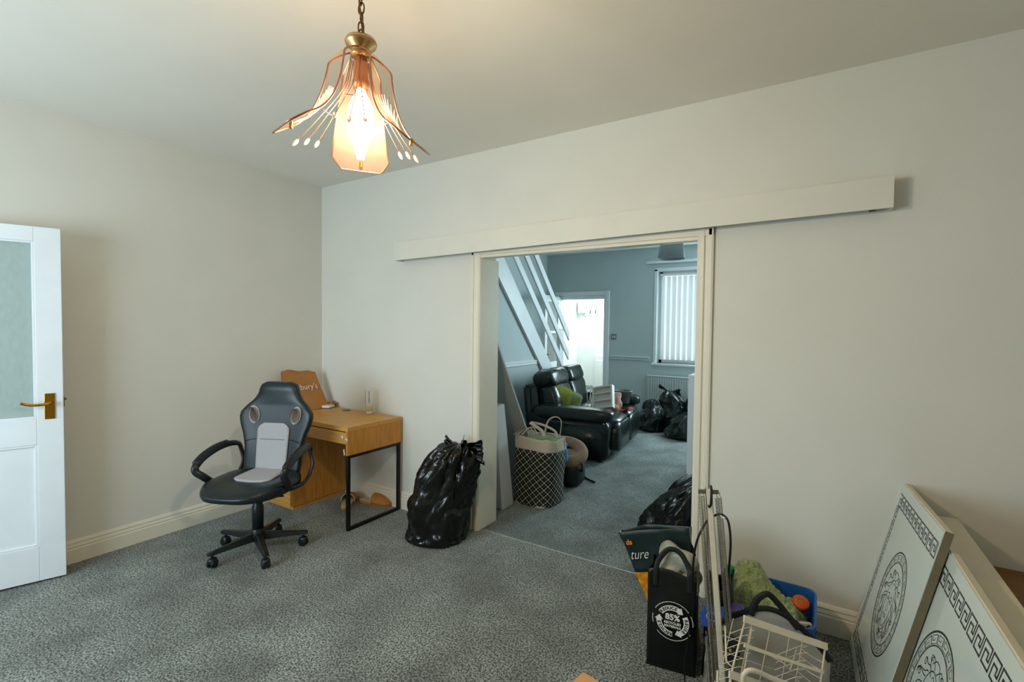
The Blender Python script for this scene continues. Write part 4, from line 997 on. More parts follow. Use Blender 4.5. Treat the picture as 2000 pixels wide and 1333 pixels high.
# ---- child booster seat, cloth and strap
bc = PY(1108, 893, 1.32); bs = thing('child_car_seat', 'beige padded child car seat on a black shell beside the sofa', 'car seat', (bc.x, 1.34, 0))
bm = BM(); pillow(bm, (-.02, 0, .12), (.34, .30, .235), .5, .6, wr=.015); obj('shell', bm, 'darkgrey' if False else 'blackplastic', bs, world=False, smooth=True)
bm = BM(); tube(bm, smoothpts([(-.15, -.11, .30), (-.05, -.125, .27), (.06, -.10, .245), (.115, -.02, .255), (.11, .07, .30), (.04, .12, .345), (-.06, .13, .37), (-.15, .11, .38)], 6), [.040+.022*sin(pi*i/42) for i in range(43)], 16, flat=1.0); obj('padding', bm, 'beige', bs, world=False, smooth=True)
bm = BM(); pillow(bm, (-.01, .01, .26), (.27, .24, .12), .7, .8, wr=.015); obj('seat_pad', bm, 'beige', bs, world=False, smooth=True)
bm = BM(); tube(bm, smoothpts([PY(1136, 905, 1.28), PY(1137, 918, 1.27)], 3)+smoothpts([PZ(1139, 930, .006)+V((0, 0, .03)), PZ(1145, 935, .006), PZ(1162, 943, .006)], 4), .007, 8, flat=2.0); obj('strap', bm, 'blackstrap', bs, smooth=True)
bx = PY(1096, 868, 1.12); bm = BM(); pillow(bm, (bx.x-.01, 1.16, .36), (.10, .12, .20), .9, .8, wr=.05, wf=16, seed=2, nu=30, nv=24); tag(obj('cloth', bm, 'bluecloth', smooth=True), 'bright blue crumpled cloth between the hamper and beige car seat', 'cloth')

# ================================================================== FOREGROUND HEAP
# ---- leaning glass-fronted panels with printed border
def glasspanel(name, label, T_, L_, R_, off, mcx, mcy):
    ex = (R_-T_); W_ = ex.length; ey = (T_-L_); H_ = ey.length
    mx = basis(L_+off, ex, ey); th = .024
    # local: x along top edge toward the camera, y up the slope, z = normal; face must look to -x
    s = 1 if (mx.to_3x3() @ V((0, 0, 1))).x < 0 else -1
    def zb(a, b): return (a, b) if s > 0 else (-b, -a)
    mid = mx @ V((W_/2, 0, 0))
    t = thing(name, label, 'panel', (mid.x, mid.y, max(0, mid.z-.02)), 0, 'printed glass panels')
    z0, z1 = zb(-th, -.004)
    obj('core', B(0.001, W_-.0, 0, H_, z0, z1, .001, mx), 'creamlam', t)
    z0, z1 = zb(-.004, 0); obj('glass_face', B(0, W_-.004, 0.002, H_-.006, z0, z1, .0006, mx), 'glasspanel', t)
    z0, z1 = zb(-th-.0005, -.002); obj('edge_strip', B(W_-.001, W_+.002, 0, H_, z0, z1, 0, mx), 'edgebrown', t)
    zz = .0005*s
    bm = BM(); n_u = 0
    def key(ox, oy, dx, dy, n, un, hgt):
        d = V((dx, dy, 0)); e = V((-dy, dx, 0)); lw = un*.085
        for i in range(n):
            o_ = V((ox, oy, 0))+d*(i*un)
            def P_(x, y): r = o_+d*(x*un)+e*(y*hgt); return (r.x, r.y)
            stroke(bm, [P_(.04, 0), P_(.04, 1), P_(.80, 1), P_(.80, .36), P_(.42, .36), P_(.42, .62)], lw, z=zz)
            stroke(bm, [P_(1.0, 0), P_(.22, 0), P_(.22, .66), P_(.42, .66)], lw, z=zz)
    hg = .052; m_ = .050; nt_ = int((W_-2*m_)/.062); ny = int((H_-2*m_-2.2*hg)/.058)
    key(W_-.012, H_-m_, -1, 0, nt_, (W_-.012-m_)/nt_, hg)      # top row hangs downward, runs off the right edge
    key(m_, m_, 1, 0, nt_, (W_-.012-m_)/nt_, hg)
    key(m_, H_-m_-hg*1.1, 0, -1, ny, (H_-2*m_-2.2*hg)/ny, hg*.9)
    for v in bm.verts: pass
    place(bm, mx); obj('key_border', bm, 'ink', t)
    # medallion
    cx_, cy_ = mcx, mcy; bm = BM(); Rr = .205
    def ring(r, wd, n=64): stroke(bm, [(cx_+r*cos(2*pi*i/n), cy_+r*sin(2*pi*i/n)) for i in range(n)], wd, True, z=zz)
    ring(Rr, .0050); ring(Rr*.985, .002); ring(Rr*.79, .0040)
    nk = 22
    for i in range(nk):
        def Q(x, y):
            a = 2*pi*(i+x)/nk; r = Rr*(.82+.13*y); return (cx_+r*cos(a), cy_+r*sin(a))
        stroke(bm, [Q(.05, 0), Q(.05, 1), Q(.78, 1), Q(.78, .38), Q(.40, .38), Q(.40, .62)], .0022, z=zz)
        stroke(bm, [Q(.95, 1), Q(.95, 0), Q(.22, 0)], .0022, z=zz)
    def C(pts, wd=.0030, closed=False):
        pp = smoothpts([(cx_+x*Rr*s, cy_+y*Rr, 0) for x, y in pts], 5, closed); stroke(bm, [(p.x, p.y) for p in pp], wd, closed, z=zz)
    # a classical face framed by flowing hair
    C([(-.27, .22), (-.29, 0), (-.22, -.25), (-.10, -.42), (0, -.46), (.10, -.42), (.22, -.25), (.29, 0), (.27, .22), (.16, .40), (0, .46), (-.16, .40)], .0032, True)
    for q in (-1, 1):
        C([(q*.05, .13), (q*.12, .17), (q*.21, .13)], .0034); C([(q*.06, .06), (q*.12, .09), (q*.19, .05), (q*.12, .035), (q*.06, .06)], .0026)
        C([(q*.04, .12), (q*.045, -.05), (q*.07, -.12), (0, -.15)], .0022)
        C([(q*.0, -.24), (q*.05, -.22), (q*.10, -.25), (0, -.29)], .0028)
        for j in range(9):
            a0 = .35+j*.30; r0_ = .36+.02*(j % 3); pts = []
            for h in range(7):
                t_ = h/6; a = a0+t_*.75*(1 if j % 2 else .7); r = r0_+t_*.30+.045*sin(t_*6+j*1.7)
                pts.append((q*sin(a)*min(r, .72), cos(a)*min(r, .72)))
            C(pts, .0034)
        for j in range(6):
            a = .5+j*.42; cxx, cyy = q*sin(a)*.60, cos(a)*.60
            C([(cxx+.075*(1-h/9)*cos(h*.9+j), cyy+.075*(1-h/9)*sin(h*.9+j)) for h in range(9)], .0026)
        C([(q*.05, .48), (q*.20, .60), (q*.30, .52), (q*.24, .42)], .003); C([(q*.30, .05), (q*.42, -.05), (q*.36, -.30), (q*.50, -.42), (q*.34, -.58)], .0036)
        C([(q*.18, -.40), (q*.26, -.52), (q*.16, -.66), (q*.05, -.55), (0, -.70)], .0034)
    C([(-.20, .50), (-.1, .60), (0, .62), (.1, .60), (.20, .50)], .003); C([(-.05, .36), (0, .40), (.05, .36)], .0024)
    place(bm, mx); obj('medallion_print', bm, 'ink', t)
    return t
T1 = V((4.230, -.035, .801)); L1 = V((4.042, -.022, .006)); R1 = V((4.243, -.825, .852))
glasspanel('printed_glass_panel', 'pale glass panel with printed medallion, leaning nearest the wall, front of two', T1, L1, R1, V((0, 0, 0)), .435, .395)
glasspanel('printed_glass_panel', 'pale glass panel with printed medallion, half hidden behind the front one', V((4.257, -.60, .782)), V((4.069, -.587, .001)), V((4.263, -1.70, .798)), V((.0, 0, 0)), .425, .415)
# ---- cream cabinet the panels lean on
cc = thing('cream_drawer_unit', 'low cream laminate unit behind the leaning printed panels', 'cabinet', (4.36, -.90, 0))
obj('unit_body', B(4.275, 4.400, -1.75, -.055, .03, .665, .002), 'creamlam', cc)
obj('unit_top', B(4.268, 4.410, -1.76, -.05, .665, .69, .002), 'creamlam', cc)
obj('unit_plinth', B(4.29, 4.39, -1.73, -.07, 0, .03), 'creamlam', cc)
# ---- brown table
tb_ = thing('side_table', 'low brown wooden table against the wall behind the cream unit', 'table', (4.8, -.35, 0))
obj('table_top', B(4.43, 5.15, -.75, -.012, .475, .503, .004), 'walnut', tb_)
for x in (4.46, 5.08):
    for y in (-.71, -.08): obj('leg', B(x, x+.045, y, y+.045, 0, .475, .003), 'walnut', tb_)
obj('apron', B(4.47, 5.10, -.70, -.68, .41, .475), 'walnut', tb_); obj('apron', B(4.47, 5.10, -.07, -.05, .41, .475), 'walnut', tb_)

# ---- black recycling tote
A0 = V((3.267, -.716, 0)); A1 = V((3.468, -.690, 0)); ah = (A1-A0).normalized(); an = V((ah.y, -ah.x, 0))   # an points to the camera side
TW = (A1-A0).length
tt = thing('shopping_tote', 'tall black reusable shopping bag printed with a white recycling ring', 'bag', A0+ah*TW/2-an*.07)
def tp(u, v, n): return A0+ah*(u*TW)+V((0, 0, v))+an*n
HT = .435
def fr(u, v): return .010*noise.noise(V((u*2.5, v*6, 1)))+.012*sin(u*pi)*sin(v/HT*pi)
bm = BM()
def shell(u, v):   # u around, v height
    per = u*4 % 4; i = int(per); f = per-i; h = .001+HT*v; fl = 1
    if i == 0: p = tp(f, h, fr(f, h))
    elif i == 1: p = tp(1+.04*sin(f*pi)*-1, h, -.15*f)
    elif i == 2: p = tp(1-f, h*(1+.0*f), -.15-fr(f, h))
    else: p = tp(0-.045*sin(f*pi)*(-1 if v > .5 else -.4), h, -.15*(1-f))
    return p+V((0, 0, .010*sin(u*20)*v*v))
grid(bm, shell, 64, 24, closeu=True); o = obj('bag_body', bm, 'tote', tt, smooth=True); o.modifiers.new('s', 'SOLIDIFY').thickness = .0015
obj('bag_base', B(-.001, TW+.001, .0, .012, -.15, .001, .001, basis(A0, ah, V((0, 0, 1)), None) if False else basis(A0, ah, V((0, 0, 1)))), 'tote', tt)
for n_, zt_ in ((.004, .53), (-.152, .545)):
    bm = BM(); tube(bm, smoothpts([tp(.16, .36, n_), tp(.17, .44, n_), tp(.22, zt_-.05, n_-.01), tp(.42, zt_, n_-.02), tp(.66, zt_-.01, n_-.02), tp(.85, zt_-.07, n_-.01), tp(.86, .44, n_), tp(.86, .36, n_)], 5), .0026, 8, flat=4.4, nref=an); obj('carry_handle', bm, 'blackstrap', tt, smooth=True)
# printed ring
mr = basis(tp(.54, .235, .0215), ah, V((0, 0, 1))); RR = .068
if (mr.to_3x3() @ V((0, 0, 1))).dot(an) < 0: print('ring normal flipped')
bm = BM()
for k in range(3):
    a1 = radians(150-120*k); a2 = radians(150-120*k-88); n = 14
    for i in range(n):
        b1 = a1+(a2-a1)*i/n; b2 = a1+(a2-a1)*(i+1)/n
        bm.faces.new([bm.verts.new((r*cos(b), r*sin(b), 0)) for r, b in ((RR*.68, b1), (RR*.68, b2), (RR, b2), (RR, b1))])
    bm.faces.new([bm.verts.new((r*cos(b), r*sin(b), 0)) for r, b in ((RR*.58, a2), (RR*.84, a2-.36), (RR*1.10, a2))])
place(bm, mr); obj('recycling_ring', bm, 'print_white', tt)
bm = BM()
for a1, a2 in ((150, 38), (28, -4), (-30, -140), (196, 168)):
    n = max(3, abs(a1-a2)//4)
    for i in range(n):
        b1 = radians(a1+(a2-a1)*i/n); b2 = radians(a1+(a2-a1)*(i+.7)/n)
        bm.faces.new([bm.verts.new((r*cos(b), r*sin(b), 0)) for r, b in ((RR*1.20, b1), (RR*1.20, b2), (RR*1.25, b2), (RR*1.25, b1))])
place(bm, mr); q = obj('small_print_ring', bm, 'print_white', tt); q['kind'] = 'stuff'
def ringword(wrd, mid, flip=False, r=RR*.84, size=.0185, step=15.5):
    n = len(wrd)
    for i, c in enumerate(wrd):
        a = radians(mid-(i-(n-1)/2)*step)
        ml = mr @ M.Translation((r*cos(a), r*sin(a), .0006)) @ M.Rotation(a-pi/2, 4, 'Z')
        text('printed_letter', c, size, 'tote', ml, tt, off=.0006)
ringword('REDUCE', 110, step=13.2); ringword('REUSE', -12, step=13.5); ringword('RECYCLE', 229, step=11.4)
text('lettering', '85%', .036, 'print_white', mr @ M.Translation((0, .016, .0008)), tt, off=.0012)
text('lettering', 'RECYCLED', .0145, 'print_white', mr @ M.Translation((0, -.009, .0008)), tt, off=.0005)
text('lettering', 'MATERIALS', .0135, 'print_white', mr @ M.Translation((0, -.024, .0008)), tt, off=.0005)

# ---- dark teal bag with orange lower part behind the tote
b8 = [PY(1208, 1040, -.60), PY(1268, 1035, -.585), PY(1347, 1032, -.54), PY(1350, 1029, -.46), PY(1262, 1024, -.46), PY(1214, 1036, -.52)]
lb = thing('laminated_shopping_bag', 'dark teal shopping bag with white script lettering, flaring out behind the black tote', 'bag', (3.34, -.48, 0))
def ringat(t):
    lo_ = [V((3.305, -.535, 0)), V((3.35, -.535, 0)), V((3.44, -.525, 0)), V((3.44, -.43, 0)), V((3.37, -.42, 0)), V((3.31, -.44, 0))]
    return [l.lerp(h, t) for l, h in zip(lo_, b8)]
def seg(bm, t0_, t1_, n=8):
    def f(u, v):
        r = ringat(t0_+(t1_-t0_)*v); x = u*6 % 6; i = int(x); p = r[i].lerp(r[(i+1) % 6], x-i)
        return p+V((.006*noise.noise(p*14), .010*noise.noise(p*11), 0))
    grid(bm, f, 48, n, closeu=True)
bm = BM(); seg(bm, .64, 1.0, 10); o = obj('upper_panel', bm, 'teal', lb, smooth=True); o.modifiers.new('s', 'SOLIDIFY').thickness = .002
bm = BM(); seg(bm, .0, .64, 10); bm.faces.new([bm.verts.new(p) for p in ringat(0.002)]); obj('lower_panel', bm, 'orange', lb, smooth=True)
f0_ = PY(1208, 1041, -.60); f1_ = PY(1262, 1052, -.585)
fx = (b8[1]-b8[0]).normalized(); fy = (b8[0]-ringat(.6)[0]).normalized()
mt_ = basis(ringat(.80)[0].lerp(ringat(.80)[1], .42), fx, V((0, 0, 1)))
nz = mt_.to_3x3() @ V((0, 0, 1)); mt_ = M.Translation(nz*.010) @ mt_
text('lettering', 'ture', .066, 'print_white', mt_, lb, shear=.5, sx=.78, off=-.0007)
mt2 = basis(ringat(.91)[0].lerp(ringat(.91)[1], .24), fx, V((0, 0, 1))); mt2 = M.Translation(nz*.010) @ mt2
text('lettering', 'ds', .034, 'orangeprint', mt2, lb, off=.001)
# pale crumpled bag inside the tote
cpb = PY(1325, 1092, -.62); bm = BM(); pillow(bm, V((cpb.x+.01, -.625, .42)), (.17, .12, .17), .8, .7, wr=.07, wf=14, seed=6, nu=44, nv=30); tag(obj('carrier_bag', bm, 'palebag', smooth=False), 'crumpled pale carrier bag poking out of the black tote', 'bag')
# orange strip of net beside the teal bag
# ---- dark bag with blue logo
db = thing('shopping_tote', 'dark shopping bag with a blue printed logo standing behind the sprung metal rail', 'bag', (3.575, -.58, 0))
def s2(u, v):
    x = .058*sp(cos(2*pi*u), .5); y = .085*sp(sin(2*pi*u), .5); z_ = .001+.46*v+.03*sin(u*12+1)*v*v*v
    p = V((3.545+x*(1-.15*v), -.585+y*(1-.1*v), z_*.9)); return p+V((.01*noise.noise(p*9), .016*noise.noise(p*8+V((3, 0, 0))), 0))
bm = BM(); grid(bm, s2, 48, 20, closeu=True); bm.faces.new([bm.verts.new(s2(i/20, 0)) for i in range(20)]); o = obj('bag_body', bm, 'tote', db, smooth=True); o.modifiers.new('s', 'SOLIDIFY').thickness = .0015
ml = basis(V((3.530, -.692, .29)), V((.97, .10, 0)), V((0, 0, 1)))
bm = BM(); pts = [(-.035, -.05), (.04, -.04), (.075, .01), (.05, .055), (-.02, .05), (-.045, .0)]; bm.faces.new([bm.verts.new((x, y, 0)) for x, y in pts]); place(bm, ml); obj('blue_logo', bm, 'bluelogo', db)
bm = BM(); stroke(bm, [(.018*cos(a), .018*sin(a)) for a in [radians(40+i*14) for i in range(20)]], .006, z=.001); place(bm, ml); obj('logo_swirl', bm, 'print_white', db)

# ---- sprung metal rail frame
Fa = PT(1385, 957, 1.85); Fb = PZ(1417, 1408, 0.0); Fd = (Fb-Fa).normalized(); FL = (Fb-Fa).length
Fs = Fd.cross((CP-Fa).normalized()).normalized()
if (rt.dot(Fs)) < 0: Fs = -Fs
Fn = Fs.cross(Fd).normalized()
if Fn.dot(CP-Fa) < 0: Fn = -Fn
fr_ = thing('sprung_bed_rail', 'upright white metal rail flanked by long zinc coil springs', 'metal rail', (Fb.x, Fb.y, 0))
def fp(s, t, n=0): return Fa+Fd*s+Fs*t+Fn*n
bm = BM(); bar(bm, fp(0, 0), fp(FL-.006, 0), .022, .022, Fn); bmesh.ops.bevel(bm, geom=bm.edges[:], offset=.003, segments=2, affect='EDGES'); obj('white_rail', bm, 'wire', fr_)
bm = BM(); bar(bm, fp(.0, -.013, -.012), fp(FL*.97, -.013, -.012), .004, .03, Fn); obj('rail_flange', bm, 'steel', fr_)
for s_, a, b in ((.012, -.040, .034), (.60*FL+.02, -.040, .02), (.86*FL, -.02, .05)):
    bm = BM(); bar(bm, fp(s_, a, -.012), fp(s_, b, -.012), .016, .006, Fn); obj('cross_bracket', bm, 'steel', fr_)
def coil(s0, s1, t0_, t1_, r, n=-.012, turns=120):
    bm = BM(); pts = []; N_ = turns*7
    for i in range(N_+1):
        f = i/N_; a = 2*pi*turns*f
        pts.append(fp(s0+(s1-s0)*f, t0_+(t1_-t0_)*f+r*cos(a), n+r*sin(a)))
    tube(bm, [fp(s0-.022, t0_, n), fp(s0-.006, t0_, n)]+pts+[fp(s1+.006, t1_, n), fp(s1+.02, t1_, n)], .0014, 4); obj('coil_spring', bm, 'steel', fr_, smooth=True)
coil(.03, .84*FL, -.035, -.033, .0062); coil(.03, .80*FL, -.024, -.022, .0050, -.016)
coil(.035, .78*FL, .025, .030, .0060); coil(.035, .74*FL, .037, .044, .0050, -.016)
coil(.62*FL+.03, .95*FL, -.048, -.050, .0055, turns=52); coil(.62*FL+.03, .95*FL, -.036, -.038, .0050, -.016, turns=52)
bm = BM(); tube(bm, smoothpts([fp(-.022, .006, .02), fp(-.012, .008, .026), fp(.02, .006, .030), fp(.05, .002, .026), fp(.058, -.004, .02)], 5), [.004]+[.0045]*19+[.007], 8) ; obj('top_hook', bm, 'rubber', fr_, smooth=True)
# cable draped over
cb_ = [PY(1352, 1160, -.80), PY(1354, 1100, -.84), PY(1362, 1055, -.87), PY(1380, 1020, -.86), PY(1400, 1006, -.84), PY(1414, 1008, -.86), PY(1423, 1022, -.87), PY(1427, 1060, -.86), PY(1424, 1110, -.82), PY(1420, 1160, -.80), PY(1416, 1200, -.80)]
bm = BM(); tube(bm, smoothpts(cb_, 6), .0042, 8); o = obj('cable', bm, 'rubber', smooth=True); tag(o, 'black cable looped over the top of the sprung metal rail', 'cable')
bm = BM(); tube(bm, [cb_[4].lerp(cb_[5], .4), cb_[5].lerp(cb_[6], .35)], .0055, 8); obj('white_clip', bm, 'print_white', o)
bm = BM(); tube(bm, smoothpts([PY(1346, 1235, -.80), PY(1342, 1265, -.80), PY(1337, 1300, -.80), PZ(1338, 1345, .004)], 5), .003, 6); tag(obj('cable', bm, 'rubber', smooth=True), 'thin black cord hanging down the front of the black tote', 'cable')

# ---- blue crate and its contents
X0, X1, Y0, Y1, ZC = 3.51, 3.905, -.52, -.135, .262
cr_ = thing('plastic_crate', 'blue plastic storage crate against the wall, full of odds and ends', 'crate', ((X0+X1)/2, (Y0+Y1)/2, 0))
def cring(k, z_): 
    out = []
    for i in range(32):
        a = 2*pi*i/32; out.append(V(((X0+X1)/2+(X1-X0)/2*k*sp(cos(a), .25), (Y0+Y1)/2+(Y1-Y0)/2*k*sp(sin(a), .25), z_)))
    return out
bm = BM(); loft(bm, [cring(.88, 0), cring(.89, .004), cring(.985, ZC-.02), cring(1.0, ZC-.02), cring(1.0, ZC), cring(.955, ZC), cring(.95, ZC-.01), cring(.86, .01)], cap=True); obj('crate_body', bm, 'bluecrate', cr_)
for y in (-.50, -.43, -.36, -.29, -.22): obj('side_rib', B(X1-.016, X1-.002, y-.004, y+.004, .03, ZC-.025, .001), 'bluecrate', cr_)
fc = PY(1492, 1160, -.28)
bm = BM()
def fl(u, v):
    x = 3.515+.36*u; y = -.50+.34*v; h = .215+.17*math.exp(-((u-.33)**2/.07+(v-.55)**2/.14))+.045*(1-u)*(1-v)+.07*math.exp(-((u-.75)**2/.03+(v-.2)**2/.05))
    e = max(abs(u-.5), abs(v-.5))*2; h -= .10*max(0, e-.72)/.28
    h += .030*noise.noise(V((u*5, v*5, 2)))+.026*abs(noise.noise(V((u*11, v*11, 5))))+.014*noise.noise(V((u*24, v*24, 8)))
    return V((x, y, h))
grid(bm, fl, 90, 80); o = obj('fleece', bm, 'fleece', smooth=True); tag(o, 'crumpled sage green fleece heaped in the blue crate', 'blanket'); o.modifiers.new('s', 'SOLIDIFY').thickness = .01
jp = PY(1560, 1168, -.23); j = thing('jar', 'small jar with an orange lid near back of the blue crate', 'jar', (jp.x, -.20, .165))
bm = BM(); lathe(bm, [(.03, 0), (.033, .01), (.033, .055), (.03, .06)], 24); obj('jar_body', bm, 'clear', j, world=False, smooth=True)
bm = BM(); lathe(bm, [(.035, .058), (.036, .062), (.036, .078), (.033, .082), (.001, .083)], 28); l_ = obj('lid', bm, 'orangelid', j, world=False, smooth=True)
bm = BM(); stroke(bm, [(.017*cos(a), .012*sin(a)) for a in [i*.5 for i in range(9)]], .004, z=.0836); obj('lid_print', bm, 'brass', l_, world=False); j.rotation_euler = (radians(28), radians(8), 0)
bp0 = PY(1577, 1238, -.46); bm = BM(); mxx = basis(V((3.862, -.44, .20)), V((.93, .30, 0)), V((0, .12, 1))); box(bm, -.026, .026, -.045, .045, -.012, .012, .001, mxx); o = obj('gift_box', bm, 'parchment'); tag(o, 'small pale box with a gold bow picture at right side of crate', 'box')
bm = BM(); stroke(bm, [(-.002, -.04), (.004, .01), (-.004, .03)], .006, z=.0126); stroke(bm, [(-.014, .036), (.0, .028), (.012, .038)], .006, z=.0126); place(bm, mxx); obj('gold_bow_print', bm, 'brass', o)
pp = PY(1432, 1190, -.60); bm = BM(); box(bm, -.045, .045, -.035, .035, 0, .05, .002, M.Translation((pp.x+.0, -.60, pp.z-.04)) @ M.Rotation(.3, 4, 'Z')); o = obj('small_carton', bm, 'purple'); tag(o, 'small purple and orange carton at front left of the blue crate', 'box')
bm = BM(); box(bm, -.046, .0, -.036, -.033, .0, .02, 0, M.Translation((pp.x, -.60, pp.z-.04)) @ M.Rotation(.3, 4, 'Z')); obj('orange_patch', bm, 'orangelid', o)
bq = PY(1428, 1109, -.50); bt = thing('water_bottle', 'slim clear bottle with green cap and purple label behind the sprung rail', 'bottle', (bq.x-.004, -.50, bq.z-.175))
bm = BM(); lathe(bm, [(.013, .005), (.015, 0), (.016, .10), (.014, .12), (.009, .135), (.009, .15)], 24); obj('bottle_body', bm, 'clear', bt, world=False, smooth=True)
bm = BM(); lathe(bm, [(.0165, .02), (.0165, .105)], 24, cap=False); obj('purple_band', bm, 'purple', bt, world=False, smooth=True)
bm = BM(); lathe(bm, [(.016, .148), (.017, .150), (.017, .178), (.014, .182)], 24); obj('cap', bm, 'greenplastic', bt, world=False, smooth=True)
bt2 = PY(1416, 1130, -.46); bm = BM(); lathe(bm, [(.018, 0), (.020, .01), (.020, .13), (.012, .16), (.011, .175)], 24, (bt2.x+.002, -.44, bt2.z-.14)); tag(obj('toiletry_bottle', bm, mat('teal_blue_plastic', S(30, 120, 150), .4, noise_scale=20, var=.1), smooth=True), 'teal blue plastic bottle just behind the coil springs', 'bottle')

# ---- clear storage bag with black binding
tr = [PY(1378, 1262, -.80), PY(1392, 1230, -.79), PY(1412, 1213, -.78), PY(1440, 1200, -.77), PY(1492, 1188, -.76), PY(1540, 1206, -.74), PY(1600, 1262, -.72), PY(1622, 1292, -.72)]
sb = thing('clear_storage_bag', 'clear vinyl storage bag with broad black binding behind the wire rack', 'bag', (3.74, -.68, 0))
TS = smoothpts(tr, 6)
bm = BM()
def cs(u, v):
    i = u*(len(TS)-1); i0 = int(min(i, len(TS)-2)); p = TS[i0].lerp(TS[i0+1], i-i0)
    z_ = p.z*(1-v)+.004*v; return V((p.x+.010*noise.noise(V((u*5, v*3, 1))), p.y-.03*sin(v*pi)+.012*noise.noise(V((u*7, v*5, 3))), z_))
grid(bm, cs, 40, 16); o = obj('front_sheet', bm, 'clearbag', sb, smooth=True)
bm = BM(); grid(bm, lambda u, v: cs(u, 0).lerp(cs(u, 0)+V((0, .06, -.035)), v)+V((0, 0, .008*noise.noise(V((u*8, v*3, 0))))), 40, 6); obj('top_sheet', bm, 'clearbag', sb, smooth=True)
bm = BM(); grid(bm, lambda u, v: cs(u, v)+V((0, .06, -.035*(1-v))), 40, 8); obj('back_sheet', bm, 'clearbag', sb, smooth=True)
bm = BM(); tube(bm, [p+V((0, -.008, .002)) for p in TS], .0035, 8, flat=3.2, nref=(0, 1, 0)); obj('black_binding', bm, 'blackstrap', sb, smooth=True)
bm = BM(); tube(bm, smoothpts([PY(1466, 1202, -.775), PY(1474, 1180, -.775), PY(1484, 1167, -.775), PY(1499, 1161, -.77), PY(1513, 1172, -.76), PY(1535, 1198, -.75), PY(1560, 1230, -.745)], 6), .0035, 8, flat=3.4, nref=(0, 1, 0)); obj('carry_handle', bm, 'blackstrap', sb, smooth=True)
bm = BM(); pillow(bm, (3.73, -.665, .15), (.30, .085, .29), .6, .6, wr=.03, wf=9, seed=5); tag(obj('folded_bedding', bm, mat('taupe_textile', S(128, 116, 104), .9, noise_scale=12, var=.15), smooth=True), 'taupe grey bedding folded inside the clear storage bag', 'bedding')
gp_ = PY(1428, 1265, -.92); gd = thing('plug_adaptor', 'small black rounded gadget with yellow green dots beside the coil springs', 'gadget', (gp_.x, -.92, gp_.z-.045))
bm = BM(); pillow(bm, (0, 0, .045), (.055, .04, .09), .6, .6, wr=.01, wf=30); obj('body', bm, 'blackplastic', gd, world=False, smooth=True)
bm = BM(); box(bm, -.004, .004, -.024, -.018, .04, .05, .001); box(bm, .008, .014, -.023, -.017, .06, .066, .001); obj('button', bm, mat('yellow_green_mark', S(150, 160, 40), .4, noise_scale=20, var=.1), gd, world=False)
bm = BM(); tube(bm, smoothpts([(-.01, 0, .01), (.0, -.01, -.02), (.004, .01, -.08), (-.01, .03, -.15), (0, .02, -gd.location.z+.004)], 6), .004, 6); obj('lead', bm, 'rubber', gd, world=False, smooth=True)

# ---- white wire rack standing on end
D0 = PT(1456, 1210, 1.66); D1 = PT(1612, 1263, 1.66); D2 = PT(1432, 1318, 1.58)
ux = (D1-D0); WR = ux.length; ux.normalize(); vy = (D2-D0).normalized(); HR = (D0.z-.004)/(-vy.z)
nz = ux.cross(vy).normalized()
if nz.dot(CP-D0) < 0: nz = -nz
wr_ = thing('wire_dish_rack', 'cream coated wire dish rack standing on end in front of the clear bag', 'rack', (D0+ux*WR/2+vy*HR))
def wp(x, y, n=0): return D0+ux*(x*WR)+vy*(y*HR)+nz*n
def w1_(nm, pts, r=.0020, fl=1, sub=0):
    bm = BM(); tube(bm, smoothpts(pts, 5) if sub else pts, r, 6, flat=fl); return obj(nm, bm, 'wire', wr_, smooth=True)
bm = BM(); bar(bm, wp(-.02, 0), wp(1.02, 0), .022, .008, nz); obj('top_bar', bm, 'wire', wr_)
w1_('side_wire', [wp(0, 0), wp(-.02, .22), wp(-.02, .98)], .0032); w1_('side_wire', [wp(1, 0), wp(1.01, .3), wp(1, .98)], .0032)
w1_('side_wire', [wp(-.16, .06, -.03), wp(-.09, .22, -.01), wp(-.02, .24)], .003)
bm = BM(); bar(bm, wp(.02, .125, .015), wp(.98, .125, .015), .010, .006, nz); obj('middle_bar', bm, 'wire', wr_)
w1_('inner_wire', [wp(.22, .02, -.06), wp(.24, .50, -.05), wp(.25, .96, -.05)], .003)
w1_('inner_wire', [wp(.22, .12, -.03), wp(.30, .115, -.03), wp(.62, .14, -.03), wp(.70, .165, -.03), wp(.74, .05, -.03)], .003)
for k in range(24):
    y = .035+k*.038
    w1_('divider_loop', [wp(.02, y+.05, -.09), wp(.035, y+.012, -.02), wp(.07, y-.002, -.0), wp(.18, y-.002, -.02), wp(.215, y+.004, -.06)], .0013, sub=1)
    w1_('divider_loop', [wp(.68, y+.07, -.10), wp(.72, y+.04, -.07), wp(.76, y-.002, -.02), wp(.84, y-.012, -.02), wp(.88, y+.0, -.06)], .0013, sub=1)
    w1_('divider_loop', [wp(.95, y+.0, -.10), wp(.96, y+.03, -.04), wp(1.0, y+.045, 0)], .0013, sub=1)
for k in range(12):
    y = .10+k*.075
    w1_('base_wire', [wp(.0, y, -.10), wp(.5, y+.004, -.105), wp(1.0, y, -.10)], .0010)
for x in (.06, .30, .54, .80, .97): w1_('base_wire', [wp(x, .0, -.105), wp(x, .97, -.105)], .0014)
bm = BM(); bar(bm, wp(0, 1, -.10), wp(1, 1, -.10), .008, .008, nz); obj('bottom_bar', bm, 'wire', wr_)
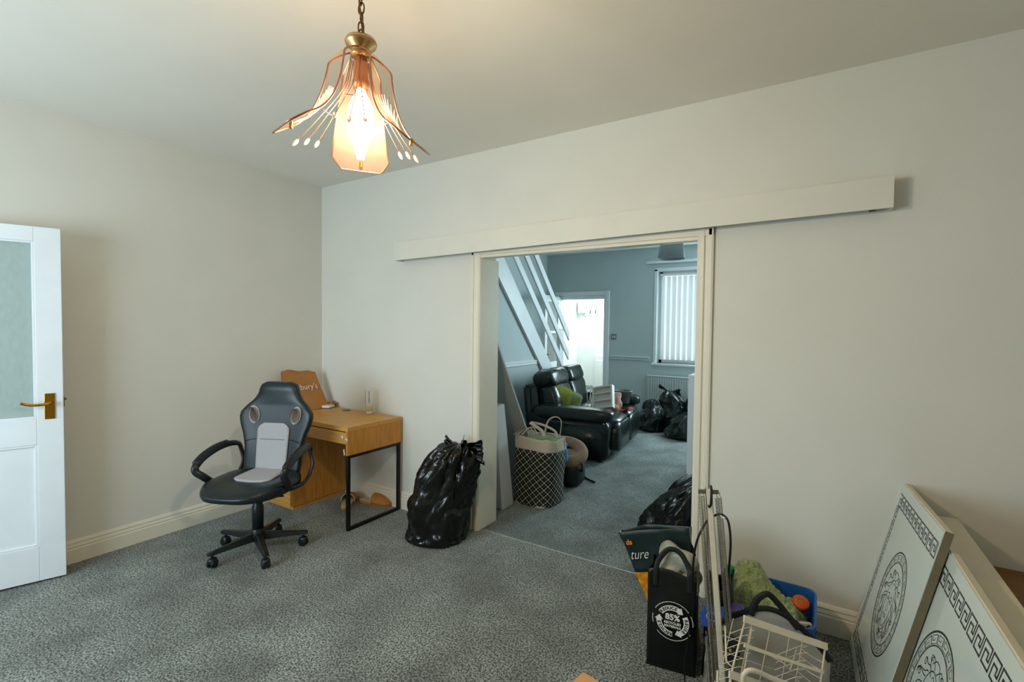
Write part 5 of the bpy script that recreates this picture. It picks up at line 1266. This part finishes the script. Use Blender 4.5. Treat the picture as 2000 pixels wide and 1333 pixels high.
# second rack in front
E0 = PT(1424, 1318, 1.36); E1 = PT(1640, 1395, 1.36); eu = (E1-E0).normalized()
r2 = thing('wire_basket', 'white wire basket with a thick curved handle, lowest in the heap', 'basket', (E0.x+.12, E0.y+.03, 0))
def ep(x, y, n=0): return E0+eu*x+V((0, 0, -y))+nz*n
def w2_(nm, pts, r=.003, sub=0): bm = BM(); tube(bm, smoothpts(pts, 6) if sub else pts, r, 8); return obj(nm, bm, 'wire', r2, smooth=True)
bm = BM(); bar(bm, ep(0, 0), ep(.30, .0), .018, .006, nz); obj('rim_bar', bm, 'wire', r2)
w2_('thick_handle', [ep(.035, .01, .012), ep(.036, -.012, .012), ep(.05, -.030, .012), ep(.075, -.036, .012), ep(.12, -.032, .012), ep(.20, -.030, .012), ep(.26, -.026, .012), ep(.285, -.01, .012), ep(.288, .01, .012)], .0065, 1)
for x in (0.005, .295):
    for n in (0, -.07): w2_('corner_wire', [ep(x, 0, n), ep(x, E0.z-.004, n)], .003)
for n in (0, -.07):
    for k in range(5): w2_('basket_wire', [ep(0.005, .04+k*.06, n), ep(.295, .04+k*.06, n)], .002)
for k in range(1, 9): w2_('basket_wire', [ep(k*.034, 0, 0), ep(k*.034, E0.z-.005, 0), ep(k*.034, E0.z-.005, -.07)], .002)
# black bag at the right of the rack, and the carton corner
binbag('black_bag', 'small crumpled black bag on carpet between wire rack and printed panels', 4.00, -.86, [(.001, .01), (.001, .05), (.01, .07), (.08, .075), (.16, .06), (.22, .03), (.235, .008)], seed=31, ridge=.015, lump=.012, crease=.008, nu=48)
p_ = PT(1140, 1313, 1.55); ca = PT(1173, 1334, 1.50); cb2 = PT(1118, 1329, 1.52)
zc_ = .20; a_ = PZ(1140, 1313, zc_); d1 = (PZ(1175, 1335, zc_)-a_).normalized(); d2_ = V((d1.y, -d1.x, 0))
if d2_.dot(CP-a_) < 0: d2_ = -d2_
ct = thing('cardboard_box', 'orange topped cardboard box, only its corner showing at bottom edge', 'box', a_+d1*.15+d2_*.1-V((0, 0, zc_)))
mx = basis(V((a_.x, a_.y, 0)), d1, d2_)
sgn = 1 if (mx.to_3x3() @ V((0, 0, 1))).z > 0 else -1
z0, z1 = (0, zc_-.004) if sgn > 0 else (-(zc_-.004), 0)
obj('carton_body', B(.002, .30, .002, .20, z0, z1, .002, mx), 'grey', ct)
z0, z1 = (zc_-.004, zc_) if sgn > 0 else (-zc_, -(zc_-.004))
obj('carton_lid', B(0, .302, 0, .202, z0, z1, .001, mx), 'carton', ct)
